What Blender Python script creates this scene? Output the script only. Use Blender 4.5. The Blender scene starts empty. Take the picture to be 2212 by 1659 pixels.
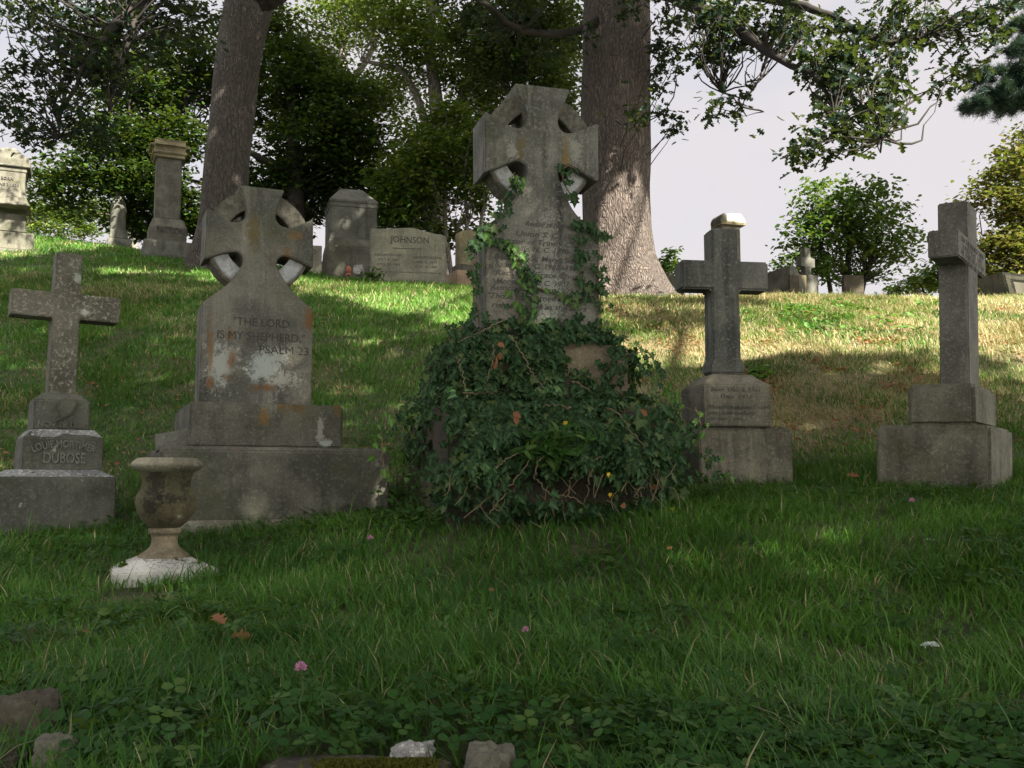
import bpy, bmesh, math, random
import numpy as np
from mathutils import Vector, Matrix, noise as mnoise
random.seed(7); RS = np.random.RandomState(11)
S = bpy.context.scene; COL = S.collection
R = math.radians
# ------------------------------------------------------------------ camera model (layout numbers are read off the photo at 2212 px width)
F = 2125.0; CX, CY = 1106.0, 829.5; TH = math.atan(210.5/F); CT, ST = math.cos(TH), math.sin(TH)
def ray(px, py):
    dx, dy = (px-CX)/F, (CY-py)/F
    return np.array([dx, CT-dy*ST, ST+dy*CT])
def at(px, py, Y):
    r = ray(px, py); return r*(Y/r[1])
def proj(p):
    D = p[1]*CT+p[2]*ST; return CX+F*p[0]/D, CY-F*(p[2]*CT-p[1]*ST)/D
# ------------------------------------------------------------------ helpers
def tag(o, label=None, cat=None, group=None, kind=None):
    if label: o['label'] = label
    if cat: o['category'] = cat
    if group: o['group'] = group
    if kind: o['kind'] = kind
    return o
def empty(name, loc, rz=0, label=None, cat=None, group=None):
    o = bpy.data.objects.new(name, None); COL.objects.link(o); o.location = loc; o.rotation_euler = (0,0,rz)
    o.empty_display_size = .2
    return tag(o, label, cat, group)
def link(name, me, mat, parent=None, loc=None):
    if mat and not me.materials: me.materials.append(mat)
    o = bpy.data.objects.new(name, me); COL.objects.link(o)
    if parent: o.parent = parent
    if loc is not None: o.location = loc
    return o
def bm_obj(name, bm, mat, parent=None, bevel=0.0, smooth=False, seg=2, loc=None):
    bmesh.ops.remove_doubles(bm, verts=bm.verts, dist=1e-5)
    bmesh.ops.recalc_face_normals(bm, faces=bm.faces)
    if bevel:
        es = [e for e in bm.edges if len(e.link_faces) == 2 and e.calc_face_angle(0) > .5]
        bmesh.ops.bevel(bm, geom=es, offset=bevel, segments=seg, affect='EDGES', clamp_overlap=True)
    me = bpy.data.meshes.new(name); bm.to_mesh(me); bm.free()
    if smooth:
        me.polygons.foreach_set('use_smooth', [True]*len(me.polygons))
    return link(name, me, mat, parent, loc)
def big_mesh(name, V, Fc, attrs=None, smooth=False):
    me = bpy.data.meshes.new(name); k = Fc.shape[1]; n = len(Fc)
    me.vertices.add(len(V)); me.vertices.foreach_set('co', V.astype(np.float32).ravel())
    me.loops.add(n*k); me.loops.foreach_set('vertex_index', Fc.astype(np.int32).ravel())
    me.polygons.add(n); me.polygons.foreach_set('loop_start', np.arange(0, n*k, k, dtype=np.int32))
    try: me.polygons.foreach_set('loop_total', np.full(n, k, dtype=np.int32))
    except Exception: pass
    if smooth: me.polygons.foreach_set('use_smooth', np.ones(n, dtype=bool))
    for an, av in (attrs or {}).items():
        a = me.attributes.new(an, 'FLOAT', 'POINT'); a.data.foreach_set('value', av.astype(np.float32))
    me.update(calc_edges=True); return me
def nrm(a): return a/np.maximum(np.linalg.norm(a, axis=-1, keepdims=True), 1e-9)
def basis(tip, nor):
    y = nrm(tip); z = nrm(nor-(nor*y).sum(-1, keepdims=True)*y); x = np.cross(y, z)
    return np.stack([x, y, z], axis=-1)
def scatter(name, tpl, P, B, sc, extra=None):
    tv, tf = tpl; n = len(P); T = len(tv)
    V = np.einsum('nij,tj->nti', B, tv)*np.broadcast_to(np.asarray(sc,float),(n,)).reshape(n,1,1)+P[:,None,:]
    Fc = (tf[None]+(np.arange(n)*T)[:,None,None]).reshape(-1, tf.shape[1])
    at_ = {'rnd': np.repeat(RS.rand(n), T), 'along': np.tile(tv[:,1], n), 'mid': np.tile(np.abs(tv[:,0]), n)}
    for k, v in (extra or {}).items(): at_[k] = np.repeat(v, T)
    return big_mesh(name, V.reshape(-1,3), Fc, at_)
def two_sided(side):
    a = np.array(side, float); m = a.copy(); m[:,0] *= -1
    n = len(a); V = np.vstack([a, m[1:-1]])
    f1 = list(range(n)); f2 = [0]+[n-1]+list(range(2*n-3, n-1, -1))
    return V, np.array([f1[::-1], f2[::-1]])
LEAF = two_sided([(0,0,0),(-.27,.3,.07),(-.22,.68,.06),(0,1,-.03)])
OAK = two_sided([(0,0,0),(-.10,.16,.02),(-.30,.28,.07),(-.11,.42,.03),(-.38,.62,.08),(-.13,.68,.02),(-.2,.88,.03),(0,1,-.06)])
IVY = two_sided([(0,0,0),(-.24,-.17,.02),(-.47,-.02,.07),(-.33,.2,.05),(-.60,.48,.06),(-.24,.52,.03),(0,1,-.10)])
def trefoil():
    V=[];Fc=[]
    for k in range(3):
        a = k*2*math.pi/3; c,s = math.cos(a),math.sin(a)
        pts=[(0,.06,0),(-.36,.42,.10),(-.40,.80,.10),(-.12,1.0,.02),(.12,1.0,.02),(.40,.80,.10),(.36,.42,.10)]
        b=len(V)
        V += [(x*c-y*s, x*s+y*c, z) for x,y,z in pts]; Fc.append(list(range(b,b+7))[::-1])
    return np.array(V), np.array(Fc)
TREF = trefoil()
def broad():
    n=14; V=[(0,0,0)]
    for k in range(n):
        a=2*math.pi*k/n+math.pi/n; r=.5*(1+.10*math.cos(7*a))*(1-.25*math.exp(-((a-4.71)**2)/.1))
        V.append((r*math.cos(a), r*math.sin(a)+.4, .06*math.cos(3*a)))
    return np.array(V), np.array([[0,1+k,1+(k+1)%n] for k in range(n)])
BROAD = broad()
# ------------------------------------------------------------------ value noise
_G = RS.rand(64,64)
def vnoise(x, y):
    xi=np.floor(x).astype(int); yi=np.floor(y).astype(int); fx=x-xi; fy=y-yi
    fx=fx*fx*(3-2*fx); fy=fy*fy*(3-2*fy)
    g=lambda a,b:_G[a%64,b%64]
    return (g(xi,yi)*(1-fx)+g(xi+1,yi)*fx)*(1-fy)+(g(xi,yi+1)*(1-fx)+g(xi+1,yi+1)*fx)*fy
def fbm(x,y,o=3):
    s=0;a=.5;t=0
    for k in range(o): s=s+a*vnoise(x*2**k+17*k,y*2**k+5*k); t+=a; a*=.5
    return s/t
ROCKS=[] 
def clear_rocks(X,Y):
    k=np.ones(len(X),bool)
    for (rx,ry,a,b) in [((770-1106)/F*2.1,2.06,.24,.12),((1060-1106)/F*2.1,2.06,.07,.12),((60-1106)/F*2.35,2.3,.07,.07),((128-1106)/F*2.15,2.08,.06,.08),((888-1106)/F*2.2,2.2,.06,.05),((352-1106)/F*4.6,4.55,.20,.16)]:
        k&=~((np.abs(X-rx)<a)&(Y<ry+b*.5)&(Y>ry-.35))
    return k
# ------------------------------------------------------------------ terrain
UC = np.array([-500,0,200,450,850,1250,1450,2212,2800.])
TB = {-40:[-1.6]*9, -5:[-.95]*9, 0:[-.74]*9, 2:[-.60]*9, 3.5:[-.56]*9,
 4.4:[-.54,-.54,-.54,-.54,-.51,-.44,-.38,-.34,-.34],
 5.2:[-.42,-.42,-.42,-.40,-.33,-.22,-.18,-.16,-.16],
 5.8:[-.28,-.28,-.28,-.26,-.21,-.15,-.12,-.11,-.1],
 6.6:[-.15,-.17,-.17,-.16,-.13,-.06,-.02,.0,.0],
 7.5:[.1,.06,.06,.06,.08,.14,.2,.24,.24],
 9:[.7,.62,.6,.6,.62,.7,.74,.76,.76],
 11:[1.6,1.5,1.5,1.5,1.52,1.56,1.58,1.6,1.6],
 13:[2.5,2.35,2.35,2.33,2.3,2.3,2.3,2.28,2.28],
 15:[3.2,3.05,3.05,3.0,2.95,2.9,2.86,2.82,2.8],
 17:[3.9,3.75,3.72,3.65,3.42,3.15,2.97,2.9,2.9],
 19:[4.6,4.4,4.35,4.25,3.9,3.35,2.95,2.85,2.8],
 22:[5.6,5.4,5.25,5.0,4.4,3.4,2.75,2.6,2.5],
 26:[6.9,6.7,6.35,5.6,4.9,3.4,2.4,2.2,2.0],
 32:[7.4,7.0,6.6,5.8,5.0,3.2,1.8,1.4,1.0],
 50:[6,5.5,5,4.6,4,2,0,-.5,-1], 120:[-4]*9, 500:[-25]*9}
_YK = np.array(sorted(TB)); _ZT = np.array([TB[k] for k in sorted(TB)])
_YF = np.arange(-40, 121, .1); _ZF = np.stack([np.interp(_YF,_YK,_ZT[:,i]) for i in range(9)],1)
_ker = np.exp(-(np.arange(-12,13)*.1)**2/(2*.4**2)); _ker/=_ker.sum()
_ZS = np.stack([np.convolve(np.pad(_ZF[:,i],12,mode='edge'),_ker,'valid') for i in range(9)],1)
def H(X, Y, bumps=True):
    X=np.asarray(X,float); Y=np.asarray(Y,float)
    u=CX+F*X/np.maximum(Y,4.5); u=np.clip(u,UC[0],UC[-1])
    ci=np.clip(np.searchsorted(UC,u)-1,0,7); cf=(u-UC[ci])/(UC[ci+1]-UC[ci]); cf=cf*cf*(3-2*cf)
    yy=np.clip((Y+40)/.1,0,len(_YF)-1.001); yi=yy.astype(int); yf=yy-yi
    z=( _ZS[yi,ci]*(1-cf)+_ZS[yi,ci+1]*cf)*(1-yf)+(_ZS[yi+1,ci]*(1-cf)+_ZS[yi+1,ci+1]*cf)*yf
    z=np.where(Y>120,-4-(Y-120)*.055,z)
    if bumps: z=z+.05*(fbm(X*.9+3,Y*.9,3)-.5)+.02*(vnoise(X*3,Y*3)-.5)
    return z
# ------------------------------------------------------------------ materials
def mat_new(name):
    m=bpy.data.materials.new(name); m.use_nodes=True; nt=m.node_tree; nt.nodes.clear()
    return m, nt
class N:
    def __init__(s, nt): s.nt=nt
    def n(s, t, **kw):
        x=s.nt.nodes.new(t)
        for k,v in kw.items():
            if k.startswith('_'): setattr(x,k[1:],v)
            else: s.set(x.inputs[k.replace('__',' ')],v)
        return x
    def set(s, i, v):
        if isinstance(v, bpy.types.NodeSocket): s.nt.links.new(v,i)
        elif isinstance(v, bpy.types.Node): s.nt.links.new(v.outputs[0],i)
        else: i.default_value=v
    def mix(s, f, a, b, mode='MIX'):
        x=s.nt.nodes.new('ShaderNodeMix'); x.data_type='RGBA'; x.blend_type=mode
        s.set(x.inputs[0],f); s.set(x.inputs[6],c4(a)); s.set(x.inputs[7],c4(b)); return x.outputs[2]
    def math(s, op, a, b=0.0, c=None):
        x=s.nt.nodes.new('ShaderNodeMath'); x.operation=op; s.set(x.inputs[0],a); s.set(x.inputs[1],b)
        if c is not None: s.set(x.inputs[2],c)
        return x.outputs[0]
    def ramp(s, v, lo, hi):
        x=s.nt.nodes.new('ShaderNodeMapRange'); x.interpolation_type='SMOOTHSTEP'; s.set(x.inputs[0],v); x.inputs[1].default_value=lo; x.inputs[2].default_value=hi; return x.outputs[0]
    def noise(s, vec, scale, detail=6, rough=.6, dist=0):
        x=s.nt.nodes.new('ShaderNodeTexNoise'); s.set(x.inputs['Vector'],vec); x.inputs['Scale'].default_value=scale
        x.inputs['Detail'].default_value=detail; x.inputs['Roughness'].default_value=rough; x.inputs['Distortion'].default_value=dist; return x.outputs[0]
    def mapping(s, vec, sc=(1,1,1), loc=(0,0,0)):
        x=s.nt.nodes.new('ShaderNodeMapping'); s.set(x.inputs[0],vec); x.inputs['Scale'].default_value=sc; x.inputs['Location'].default_value=loc; return x.outputs[0]
    def out(s, sh):
        o=s.nt.nodes.new('ShaderNodeOutputMaterial'); s.nt.links.new(sh.outputs[0] if hasattr(sh,'outputs') else sh,o.inputs[0])
def c4(c):
    if isinstance(c,(tuple,list)) and len(c)==3: return (c[0],c[1],c[2],1)
    return c
_sc=[0]
def stone(name, c1=(.10,.10,.09), c2=(.24,.235,.215), ochre=.25, white=.3, streak=.5, blobs=(), speck=.3, green=.2, topw=0.0):
    """weathered stone; blobs = (x,y,z,(rx,ry,rz),colour,edge) stains with a place of their own in object space"""
    _sc[0]+=1; off=(3.7*_sc[0],1.3*_sc[0],2.1*_sc[0])
    m,nt=mat_new(name); g=N(nt); co=g.n('ShaderNodeTexCoord').outputs['Object']
    v=g.mapping(co,loc=off)
    n1=g.noise(v,2.6,8,.65,.3); col=g.mix(g.ramp(n1,.33,.68),c1,c2)
    n2=g.noise(g.mapping(v,(7,7,.8)),1.0,5,.6); col=g.mix(g.math('MULTIPLY',g.ramp(n2,.5,.72),streak),col,tuple(x*.42 for x in c1))
    n2b=g.noise(g.mapping(v,(9,9,1.1),(5,3,1)),1.0,4,.6); col=g.mix(g.math('MULTIPLY',g.ramp(n2b,.56,.76),streak*.75),col,tuple(min(1,x*1.55) for x in c2))
    n3=g.noise(v,55,5,.7); col=g.mix(g.math('MULTIPLY',g.ramp(n3,.5,.66),speck),col,tuple(min(1,x*1.9+.02) for x in c2))
    n4=g.noise(v,90,3,.6); col=g.mix(g.math('MULTIPLY',g.ramp(n4,.55,.68),.5),col,tuple(x*.45 for x in c1))
    n7=g.noise(v,1.7,6,.7,.5); col=g.mix(g.math('MULTIPLY',g.ramp(n7,.50,.74),green),col,(.075,.085,.032))
    n5=g.noise(g.mapping(v,(1,1,.7)),4.2,9,.72,.6); col=g.mix(g.math('MULTIPLY',g.ramp(n5,.61,.70),ochre),col,(.17,.085,.02))
    vo=g.nt.nodes.new('ShaderNodeTexVoronoi'); g.set(vo.inputs['Vector'],g.mix(.12,v,g.nt.nodes.new('ShaderNodeTexNoise').outputs[1])); vo.inputs['Scale'].default_value=9
    vr=g.math('GREATER_THAN',vo.outputs['Color'],.72) ; d=g.math('ADD',vo.outputs['Distance'],g.math('MULTIPLY',g.noise(v,40,3),.25))
    w=g.math('MULTIPLY',g.math('MULTIPLY',g.math('SUBTRACT',1.0,g.ramp(d,.22,.30)),vr),white)
    col=g.mix(w,col,(.42,.45,.40))
    for (x,y,z,r,c,ed) in blobs:
        dv=g.mapping(co,(1/r[0],1/r[1],1/r[2]),(-x/r[0],-y/r[1],-z/r[2]))
        ln=g.nt.nodes.new('ShaderNodeVectorMath'); ln.operation='LENGTH'; g.set(ln.inputs[0],dv)
        dd=g.math('ADD',ln.outputs['Value'],g.math('ADD',g.math('MULTIPLY',g.math('SUBTRACT',g.noise(v,10,6,.7,.8),.5),ed*2.2),g.math('MULTIPLY',g.math('SUBTRACT',g.noise(v,70,4,.75),.5),ed*2.6)))
        col=g.mix(g.math('MULTIPLY',g.math('SUBTRACT',1.0,g.ramp(dd,.35,1.15)),.8),col,c)
    col=g.mix(1.0,col,(1.0,.985,.87),'MULTIPLY')
    hgt=g.math('ADD',g.math('MULTIPLY',g.noise(v,38,8,.75),.6),g.math('MULTIPLY',g.noise(v,6,6,.6),1.2))
    b=g.n('ShaderNodeBump',Strength=.55,Distance=.006,Height=hgt)
    g.out(g.n('ShaderNodeBsdfPrincipled',Base__Color=col,Roughness=.92,Normal=b.outputs[0]))
    return m
def leafmat(name, c1, c2, c3=None, trans=.35, rough=.5, vein=0.0, dark=0.0):
    m,nt=mat_new(name); g=N(nt)
    a=g.n('ShaderNodeAttribute',_attribute_name='rnd'); f=a.outputs['Fac']
    col=g.mix(f,c1,c2)
    if c3: col=g.mix(g.ramp(f,.80,.96),col,c3)
    if vein:
        mi=g.n('ShaderNodeAttribute',_attribute_name='mid').outputs['Fac']
        col=g.mix(g.math('MULTIPLY',g.math('SUBTRACT',1.0,g.ramp(mi,.0,.22)),vein),col,tuple(min(1,x*2.6+.02) for x in c2))
    p=g.n('ShaderNodeBsdfPrincipled',Base__Color=col,Roughness=rough)
    p.inputs['Specular IOR Level'].default_value=.22
    t=g.n('ShaderNodeBsdfTranslucent',Color=g.mix(.35,col,(.30,.42,.03)))
    mx=g.n('ShaderNodeMixShader',Fac=trans); nt.links.new(p.outputs[0],mx.inputs[1]); nt.links.new(t.outputs[0],mx.inputs[2]); g.out(mx)
    return m
def bark(name, c1, c2, sc=1.0, lich=.3):
    m,nt=mat_new(name); g=N(nt); co=g.n('ShaderNodeTexCoord').outputs['Object']
    wob=g.nt.nodes.new('ShaderNodeTexNoise'); g.set(wob.inputs['Vector'],co); wob.inputs['Scale'].default_value=2.5
    cow=g.nt.nodes.new('ShaderNodeVectorMath'); cow.operation='ADD'; g.set(cow.inputs[0],co)
    wm=g.nt.nodes.new('ShaderNodeVectorMath'); wm.operation='SCALE'; g.set(wm.inputs[0],wob.outputs[1]); wm.inputs[3].default_value=.28; g.set(cow.inputs[1],wm.outputs[0])
    v=g.mapping(cow.outputs[0],(15*sc,15*sc,2.4*sc)); vo=g.nt.nodes.new('ShaderNodeTexVoronoi'); vo.feature='DISTANCE_TO_EDGE'; g.set(vo.inputs['Vector'],v); vo.inputs['Scale'].default_value=2.0
    e=g.ramp(vo.outputs[0],.0,.22); n=g.noise(g.mapping(co,(16*sc,16*sc,1.8*sc)),2.2,9,.75)
    col=g.mix(g.ramp(n,.3,.7),c1,c2); col=g.mix(g.math('MULTIPLY',g.math('SUBTRACT',1.0,e),.5),col,tuple(x*.35 for x in c1))
    col=g.mix(g.math('MULTIPLY',g.ramp(g.noise(co,1.1,6,.7),.52,.7),lich),col,(.26,.27,.22))
    hgt=g.math('ADD',g.math('MULTIPLY',e,.7),n)
    b=g.n('ShaderNodeBump',Strength=1.0,Distance=.05,Height=hgt)
    g.out(g.n('ShaderNodeBsdfPrincipled',Base__Color=col,Roughness=.95,Normal=b.outputs[0])); return m
def plain(name, c, rough=.9, var=.35, sc=20):
    m,nt=mat_new(name); g=N(nt); co=g.n('ShaderNodeTexCoord').outputs['Object']
    n=g.noise(co,sc,6,.65); col=g.mix(g.math('MULTIPLY',g.ramp(n,.35,.7),var),c,tuple(x*.35 for x in c))
    b=g.n('ShaderNodeBump',Strength=.4,Distance=.004,Height=n)
    g.out(g.n('ShaderNodeBsdfPrincipled',Base__Color=col,Roughness=rough,Normal=b.outputs[0])); return m
def grassmat(name):
    m,nt=mat_new(name); g=N(nt); A=lambda s:g.n('ShaderNodeAttribute',_attribute_name=s).outputs['Fac']
    col=g.mix(A('rnd'),(.030,.110,.013),(.130,.30,.038)); col=g.mix(A('dry'),col,g.mix(A('rnd'),(.40,.29,.16),(.64,.54,.34)))
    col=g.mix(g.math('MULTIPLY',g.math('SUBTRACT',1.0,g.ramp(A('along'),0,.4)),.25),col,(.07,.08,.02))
    p=g.n('ShaderNodeBsdfPrincipled',Base__Color=col,Roughness=.5); p.inputs['Specular IOR Level'].default_value=.3
    t=g.n('ShaderNodeBsdfTranslucent',Color=g.mix(.3,col,(.26,.36,.05)))
    mx=g.n('ShaderNodeMixShader',Fac=.35); nt.links.new(p.outputs[0],mx.inputs[1]); nt.links.new(t.outputs[0],mx.inputs[2]); g.out(mx); return m
def groundmat(name):
    m,nt=mat_new(name); g=N(nt); co=g.n('ShaderNodeTexCoord').outputs['Object']
    col=g.mix(g.ramp(g.noise(co,9,8,.7),.35,.65),(.030,.050,.012),(.085,.085,.030))
    d=g.n('ShaderNodeAttribute',_attribute_name='dry').outputs['Fac']
    col=g.mix(g.math('MULTIPLY',d,g.ramp(g.noise(co,28,6,.7),.3,.6)),col,(.36,.26,.15))
    b=g.n('ShaderNodeBump',Strength=.8,Distance=.03,Height=g.noise(co,30,8,.8))
    g.out(g.n('ShaderNodeBsdfPrincipled',Base__Color=col,Roughness=1.0,Normal=b.outputs[0])); return m
# ------------------------------------------------------------------ monument geometry
class Mon:
    """a monument on a vertical axis (pixel px at depth Y) turned by alpha; local x = along the front, y = away, z = up, origin on the ground"""
    def __init__(s, name, px, Y, py_base, alpha, label, cat, group=None, tilt=(0,0)):
        s.o=at(px,py_base,Y); s.py=py_base; s.a=R(alpha); s.f=np.array([math.cos(s.a),math.sin(s.a),0]); s.s=np.array([-math.sin(s.a),math.cos(s.a),0])
        s.e=empty(name,tuple(s.o),s.a,label,cat,group); s.e.rotation_euler=(R(tilt[0]),R(tilt[1]),s.a)
    def wd(s, xl, xc, xr, y):
        """width, depth, shift of a box whose three visible vertical edges project to xl, xc, xr"""
        neg = s.a<0
        z=at(xc,y,s.o[1])[2]
        def f(p):
            w,d,h=p; c=np.array([s.o[0],s.o[1],z])+h*s.f
            FL=c-w/2*s.f-d/2*s.s; FR=c+w/2*s.f-d/2*s.s; BK=c+(w/2 if neg else -w/2)*s.f+d/2*s.s
            q=[proj(FL)[0],proj(FR)[0],proj(BK)[0]]
            t=[xl,xc,xr] if neg else [xc,xr,xl]
            return np.array(q)-np.array(t)
        p=np.array([(xr-xl)*s.o[1]/F,(xr-xl)*s.o[1]/F*.6,0.])
        for _ in range(40):
            r=f(p); J=np.stack([(f(p+np.eye(3)[i]*1e-4)-r)/1e-4 for i in range(3)],1); p=p-np.linalg.solve(J,r)*.8
        return p
    def refit(s, xc, xr, y, d):
        """width and shift for a given depth so that the front face spans xc..xr"""
        A=s.loc(xc,y,d); B=s.loc(xr,y,d); return B[0]-A[0],(A[0]+B[0])/2
    def z(s, px, py, d=0, x=None):
        """local height of a pixel on the front plane at depth -d/2"""
        return s.loc(px,py,d)[2]
    def loc(s, px, py, d=0, off=0):
        n=-s.s; p0=s.o+n*(d/2+off); r=ray(px,py); t=(p0@n)/(r@n); q=r*t-s.o
        return np.array([q@s.f,q@s.s,q[2]])
    def box(s, name, w, d, z0, z1, mat, x=0, y=0, bevel=.006, wash=None, parent=None, jit=.0, washz=None, seg=2):
        """block, optionally with a sloped top narrowing to wash=(w,d) at height z1 from washz"""
        bm=bmesh.new(); zz=z1 if wash is None else washz
        lv=[(w,d,z0),(w,d,zz)]
        if wash: lv.append((wash[0],wash[1],z1))
        rings=[[bm.verts.new((x+sx*a/2,y+sy*b/2,c)) for sx,sy in((-1,-1),(1,-1),(1,1),(-1,1))] for a,b,c in lv]
        bm.faces.new(rings[0][::-1]); bm.faces.new(rings[-1])
        for A,B in zip(rings,rings[1:]):
            for k in range(4): bm.faces.new((A[k],A[(k+1)%4],B[(k+1)%4],B[k]))
        return bm_obj(name,bm,mat,parent or s.e,bevel,False,seg)
    def fit(s, name, xl, xc, xr, ytop, ybot, mat, **kw):
        w,d,h=s.wd(xl,xc,xr,(ytop+ybot)/2); w=max(w,.05); d=max(d,.05)
        if (d>w or d<.3*w) and s.a>0: d=float(np.clip(d,.3*w,w)); w,h=s.refit(xc,xr,(ytop+ybot)/2,d)
        z1=s.z(xc,ytop,d); z0=s.z(xc,ybot,d); dd=kw.pop('d',d)
        o=s.box(name,w,dd,z0,z1,mat,x=h,**kw); return (w,dd,h,z0,z1,o)
def extrude_outline(pts, y0, y1):
    bm=bmesh.new(); a=[bm.verts.new((x,y0,z)) for x,z in pts]; b=[bm.verts.new((x,y1,z)) for x,z in pts]; n=len(pts)
    bm.faces.new(a); bm.faces.new(b[::-1])
    for k in range(n): bm.faces.new((a[k],b[k],b[(k+1)%n],a[(k+1)%n]))
    return bm
def crom(p, n=5):
    out=[]; P=[p[0]]+list(p)+[p[-1]]
    for i in range(1,len(P)-2):
        for k in range(n):
            t=k/n; q=[]
            for c in (0,1):
                a,b,cc,d=P[i-1][c],P[i][c],P[i+1][c],P[i+2][c]
                q.append(.5*((2*b)+(-a+cc)*t+(2*a-5*b+4*cc-d)*t*t+(-a+3*b-3*cc+d)*t**3))
            out.append(tuple(q))
    out.append(tuple(p[-1])); return out
def text_mesh(name, body, size, mat, parent, x, y, z, align='CENTER', shear=0, ext=.0012, arc=None, sp=1.0, fit_w=None, offs=0.0, rot=0):
    cu=bpy.data.curves.new('t','FONT'); cu.body=body; cu.size=size; cu.align_x=align; cu.align_y='CENTER'; cu.extrude=ext; cu.shear=shear; cu.space_character=sp; cu.resolution_u=3; cu.offset=offs
    ob=bpy.data.objects.new('t',cu); COL.objects.link(ob); bpy.context.view_layer.update()
    me=bpy.data.meshes.new_from_object(ob.evaluated_get(bpy.context.evaluated_depsgraph_get())); bpy.data.objects.remove(ob)
    n=len(me.vertices); v=np.zeros(n*3,np.float32); me.vertices.foreach_get('co',v); v=v.reshape(-1,3)
    if fit_w: k=fit_w/max(1e-6,v[:,0].max()-v[:,0].min()); v[:,0]*=k
    X,Y2,Z2=v[:,0].copy(),v[:,1].copy(),v[:,2].copy()
    if arc: a=X/arc; X2=np.sin(a)*(arc+Y2); Y2=np.cos(a)*(arc+Y2)-arc; X=X2
    if rot: X,Y2=X*math.cos(rot)-Y2*math.sin(rot),X*math.sin(rot)+Y2*math.cos(rot)
    v=np.stack([X+x,-Z2+y,Y2+z],1).astype(np.float32)
    me.vertices.foreach_set('co',v.ravel()); me.update(); me.name=name
    me.materials.clear()
    return link(name,me,mat,parent)
def tube(pts, rad, k=6, close=True):
    """vertices/faces of a tube along pts"""
    P=np.array(pts,float); n=len(P); T=np.gradient(P,axis=0); T=nrm(T)
    ref=np.array([0.31,0.17,.93]); A=nrm(np.cross(T,ref)); B=np.cross(T,A); rad=np.broadcast_to(rad,(n,))
    a=np.arange(k)*2*math.pi/k
    V=P[:,None]+rad[:,None,None]*(np.cos(a)[None,:,None]*A[:,None]+np.sin(a)[None,:,None]*B[:,None])
    i=np.arange(n-1)[:,None]*k; j=np.arange(k)[None]; j2=(j+1)%k
    Fc=np.stack([i+j,i+j2,i+k+j2,i+k+j],-1).reshape(-1,4)
    return V.reshape(-1,3),Fc
def join(parts):
    V=[];Fc=[];b=0
    for v,f in parts: V.append(v);Fc.append(f+b);b+=len(v)
    return np.vstack(V),np.vstack(Fc)
def bend(a,b,sag=.15,n=6):
    a=np.array(a,float);b=np.array(b,float);L=np.linalg.norm(b-a);t=np.linspace(0,1,n)[:,None]
    o=RS.normal(0,1,3)*L*sag
    return a+(b-a)*t+np.sin(t*math.pi)*o+RS.normal(0,.02*L,(n,3))*np.sin(t*math.pi)
# ================================================================== WORLD, SUN, CAMERA
SUN = nrm(np.array([.50,-.62,.60]))
w=bpy.data.worlds.new('World'); S.world=w; w.use_nodes=True; nt=w.node_tree; nt.nodes.clear(); g=N(nt)
sky=nt.nodes.new('ShaderNodeTexSky'); sky.sky_type='NISHITA'; sky.sun_disc=False; sky.sun_elevation=math.asin(SUN[2]); sky.sun_rotation=math.atan2(SUN[0],SUN[1]); sky.dust_density=3.0; sky.air_density=1.2
tc=nt.nodes.new('ShaderNodeTexCoord'); cn=g.noise(g.mapping(tc.outputs['Generated'],(1,1,2.2)),1.6,7,.6,.3)
dt=nt.nodes.new('ShaderNodeVectorMath'); dt.operation='DOT_PRODUCT'; g.set(dt.inputs[0],tc.outputs['Generated']); dt.inputs[1].default_value=tuple(SUN)
cloudc=g.mix(g.ramp(dt.outputs['Value'],.0,.95),(3.7,3.5,3.6),(10.0,9.8,9.5))
colw=g.mix(g.math('ADD',g.math('MULTIPLY',g.ramp(cn,.32,.62),.45),.52),sky.outputs[0],cloudc)
bg=g.n('ShaderNodeBackground',Color=colw,Strength=.05); wo=nt.nodes.new('ShaderNodeOutputWorld'); nt.links.new(bg.outputs[0],wo.inputs[0])
sl=bpy.data.lights.new('sun','SUN'); sl.energy=5.0; sl.angle=R(.55); sl.color=(1,.93,.80); so=bpy.data.objects.new('sun',sl); COL.objects.link(so)
so.rotation_euler=Vector(tuple(SUN)).to_track_quat('Z','Y').to_euler(); so.location=(10,-12,20)
cam=bpy.data.cameras.new('camera'); cam.sensor_fit='HORIZONTAL'; cam.sensor_width=36; cam.lens=36*F/2212; cam.clip_start=.05; cam.clip_end=3000
co_=bpy.data.objects.new('camera',cam); COL.objects.link(co_); co_.rotation_euler=(R(90)+TH,0,0); S.camera=co_
S.view_settings.view_transform='Standard'; S.view_settings.look='None'; S.view_settings.exposure=2.15; S.view_settings.gamma=1
S.render.engine='CYCLES'; S.render.resolution_x=1024; S.render.resolution_y=768
S.cycles.max_bounces=6; S.cycles.diffuse_bounces=3; S.cycles.transmission_bounces=3; S.cycles.transparent_max_bounces=4
# ================================================================== MATERIALS
M_gray=stone('grey_granite',(.06,.062,.057),(.15,.15,.14),ochre=.25,white=.2,streak=.5)
M_dub=stone('speckled_dark_stone',(.07,.07,.06),(.175,.165,.14),ochre=.15,white=.75,streak=.3,speck=.9,blobs=[(-.245,-.1,1.20,(.065,.2,.05),(.40,.42,.38),.9),(.02,-.1,1.50,(.03,.2,.03),(.38,.42,.38),.9),(.07,-.1,1.29,(.035,.2,.025),(.40,.43,.42),.9)])
M_dubb=stone('dark_base_stone',(.06,.063,.058),(.14,.14,.125),ochre=.1,white=.6,streak=.3,green=.25)
M_wash=stone('lichened_wash',(.11,.11,.13),(.30,.31,.33),ochre=0,white=.8,streak=0,speck=.9,green=0)
M_cel=stone('celtic_slab_stone',(.075,.078,.072),(.20,.192,.175),ochre=.75,white=.05,streak=.65,speck=.5,green=.5)
M_step=stone('celtic_step_stone',(.065,.066,.056),(.165,.16,.14),ochre=.5,white=.1,streak=.65,green=.5)
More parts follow.
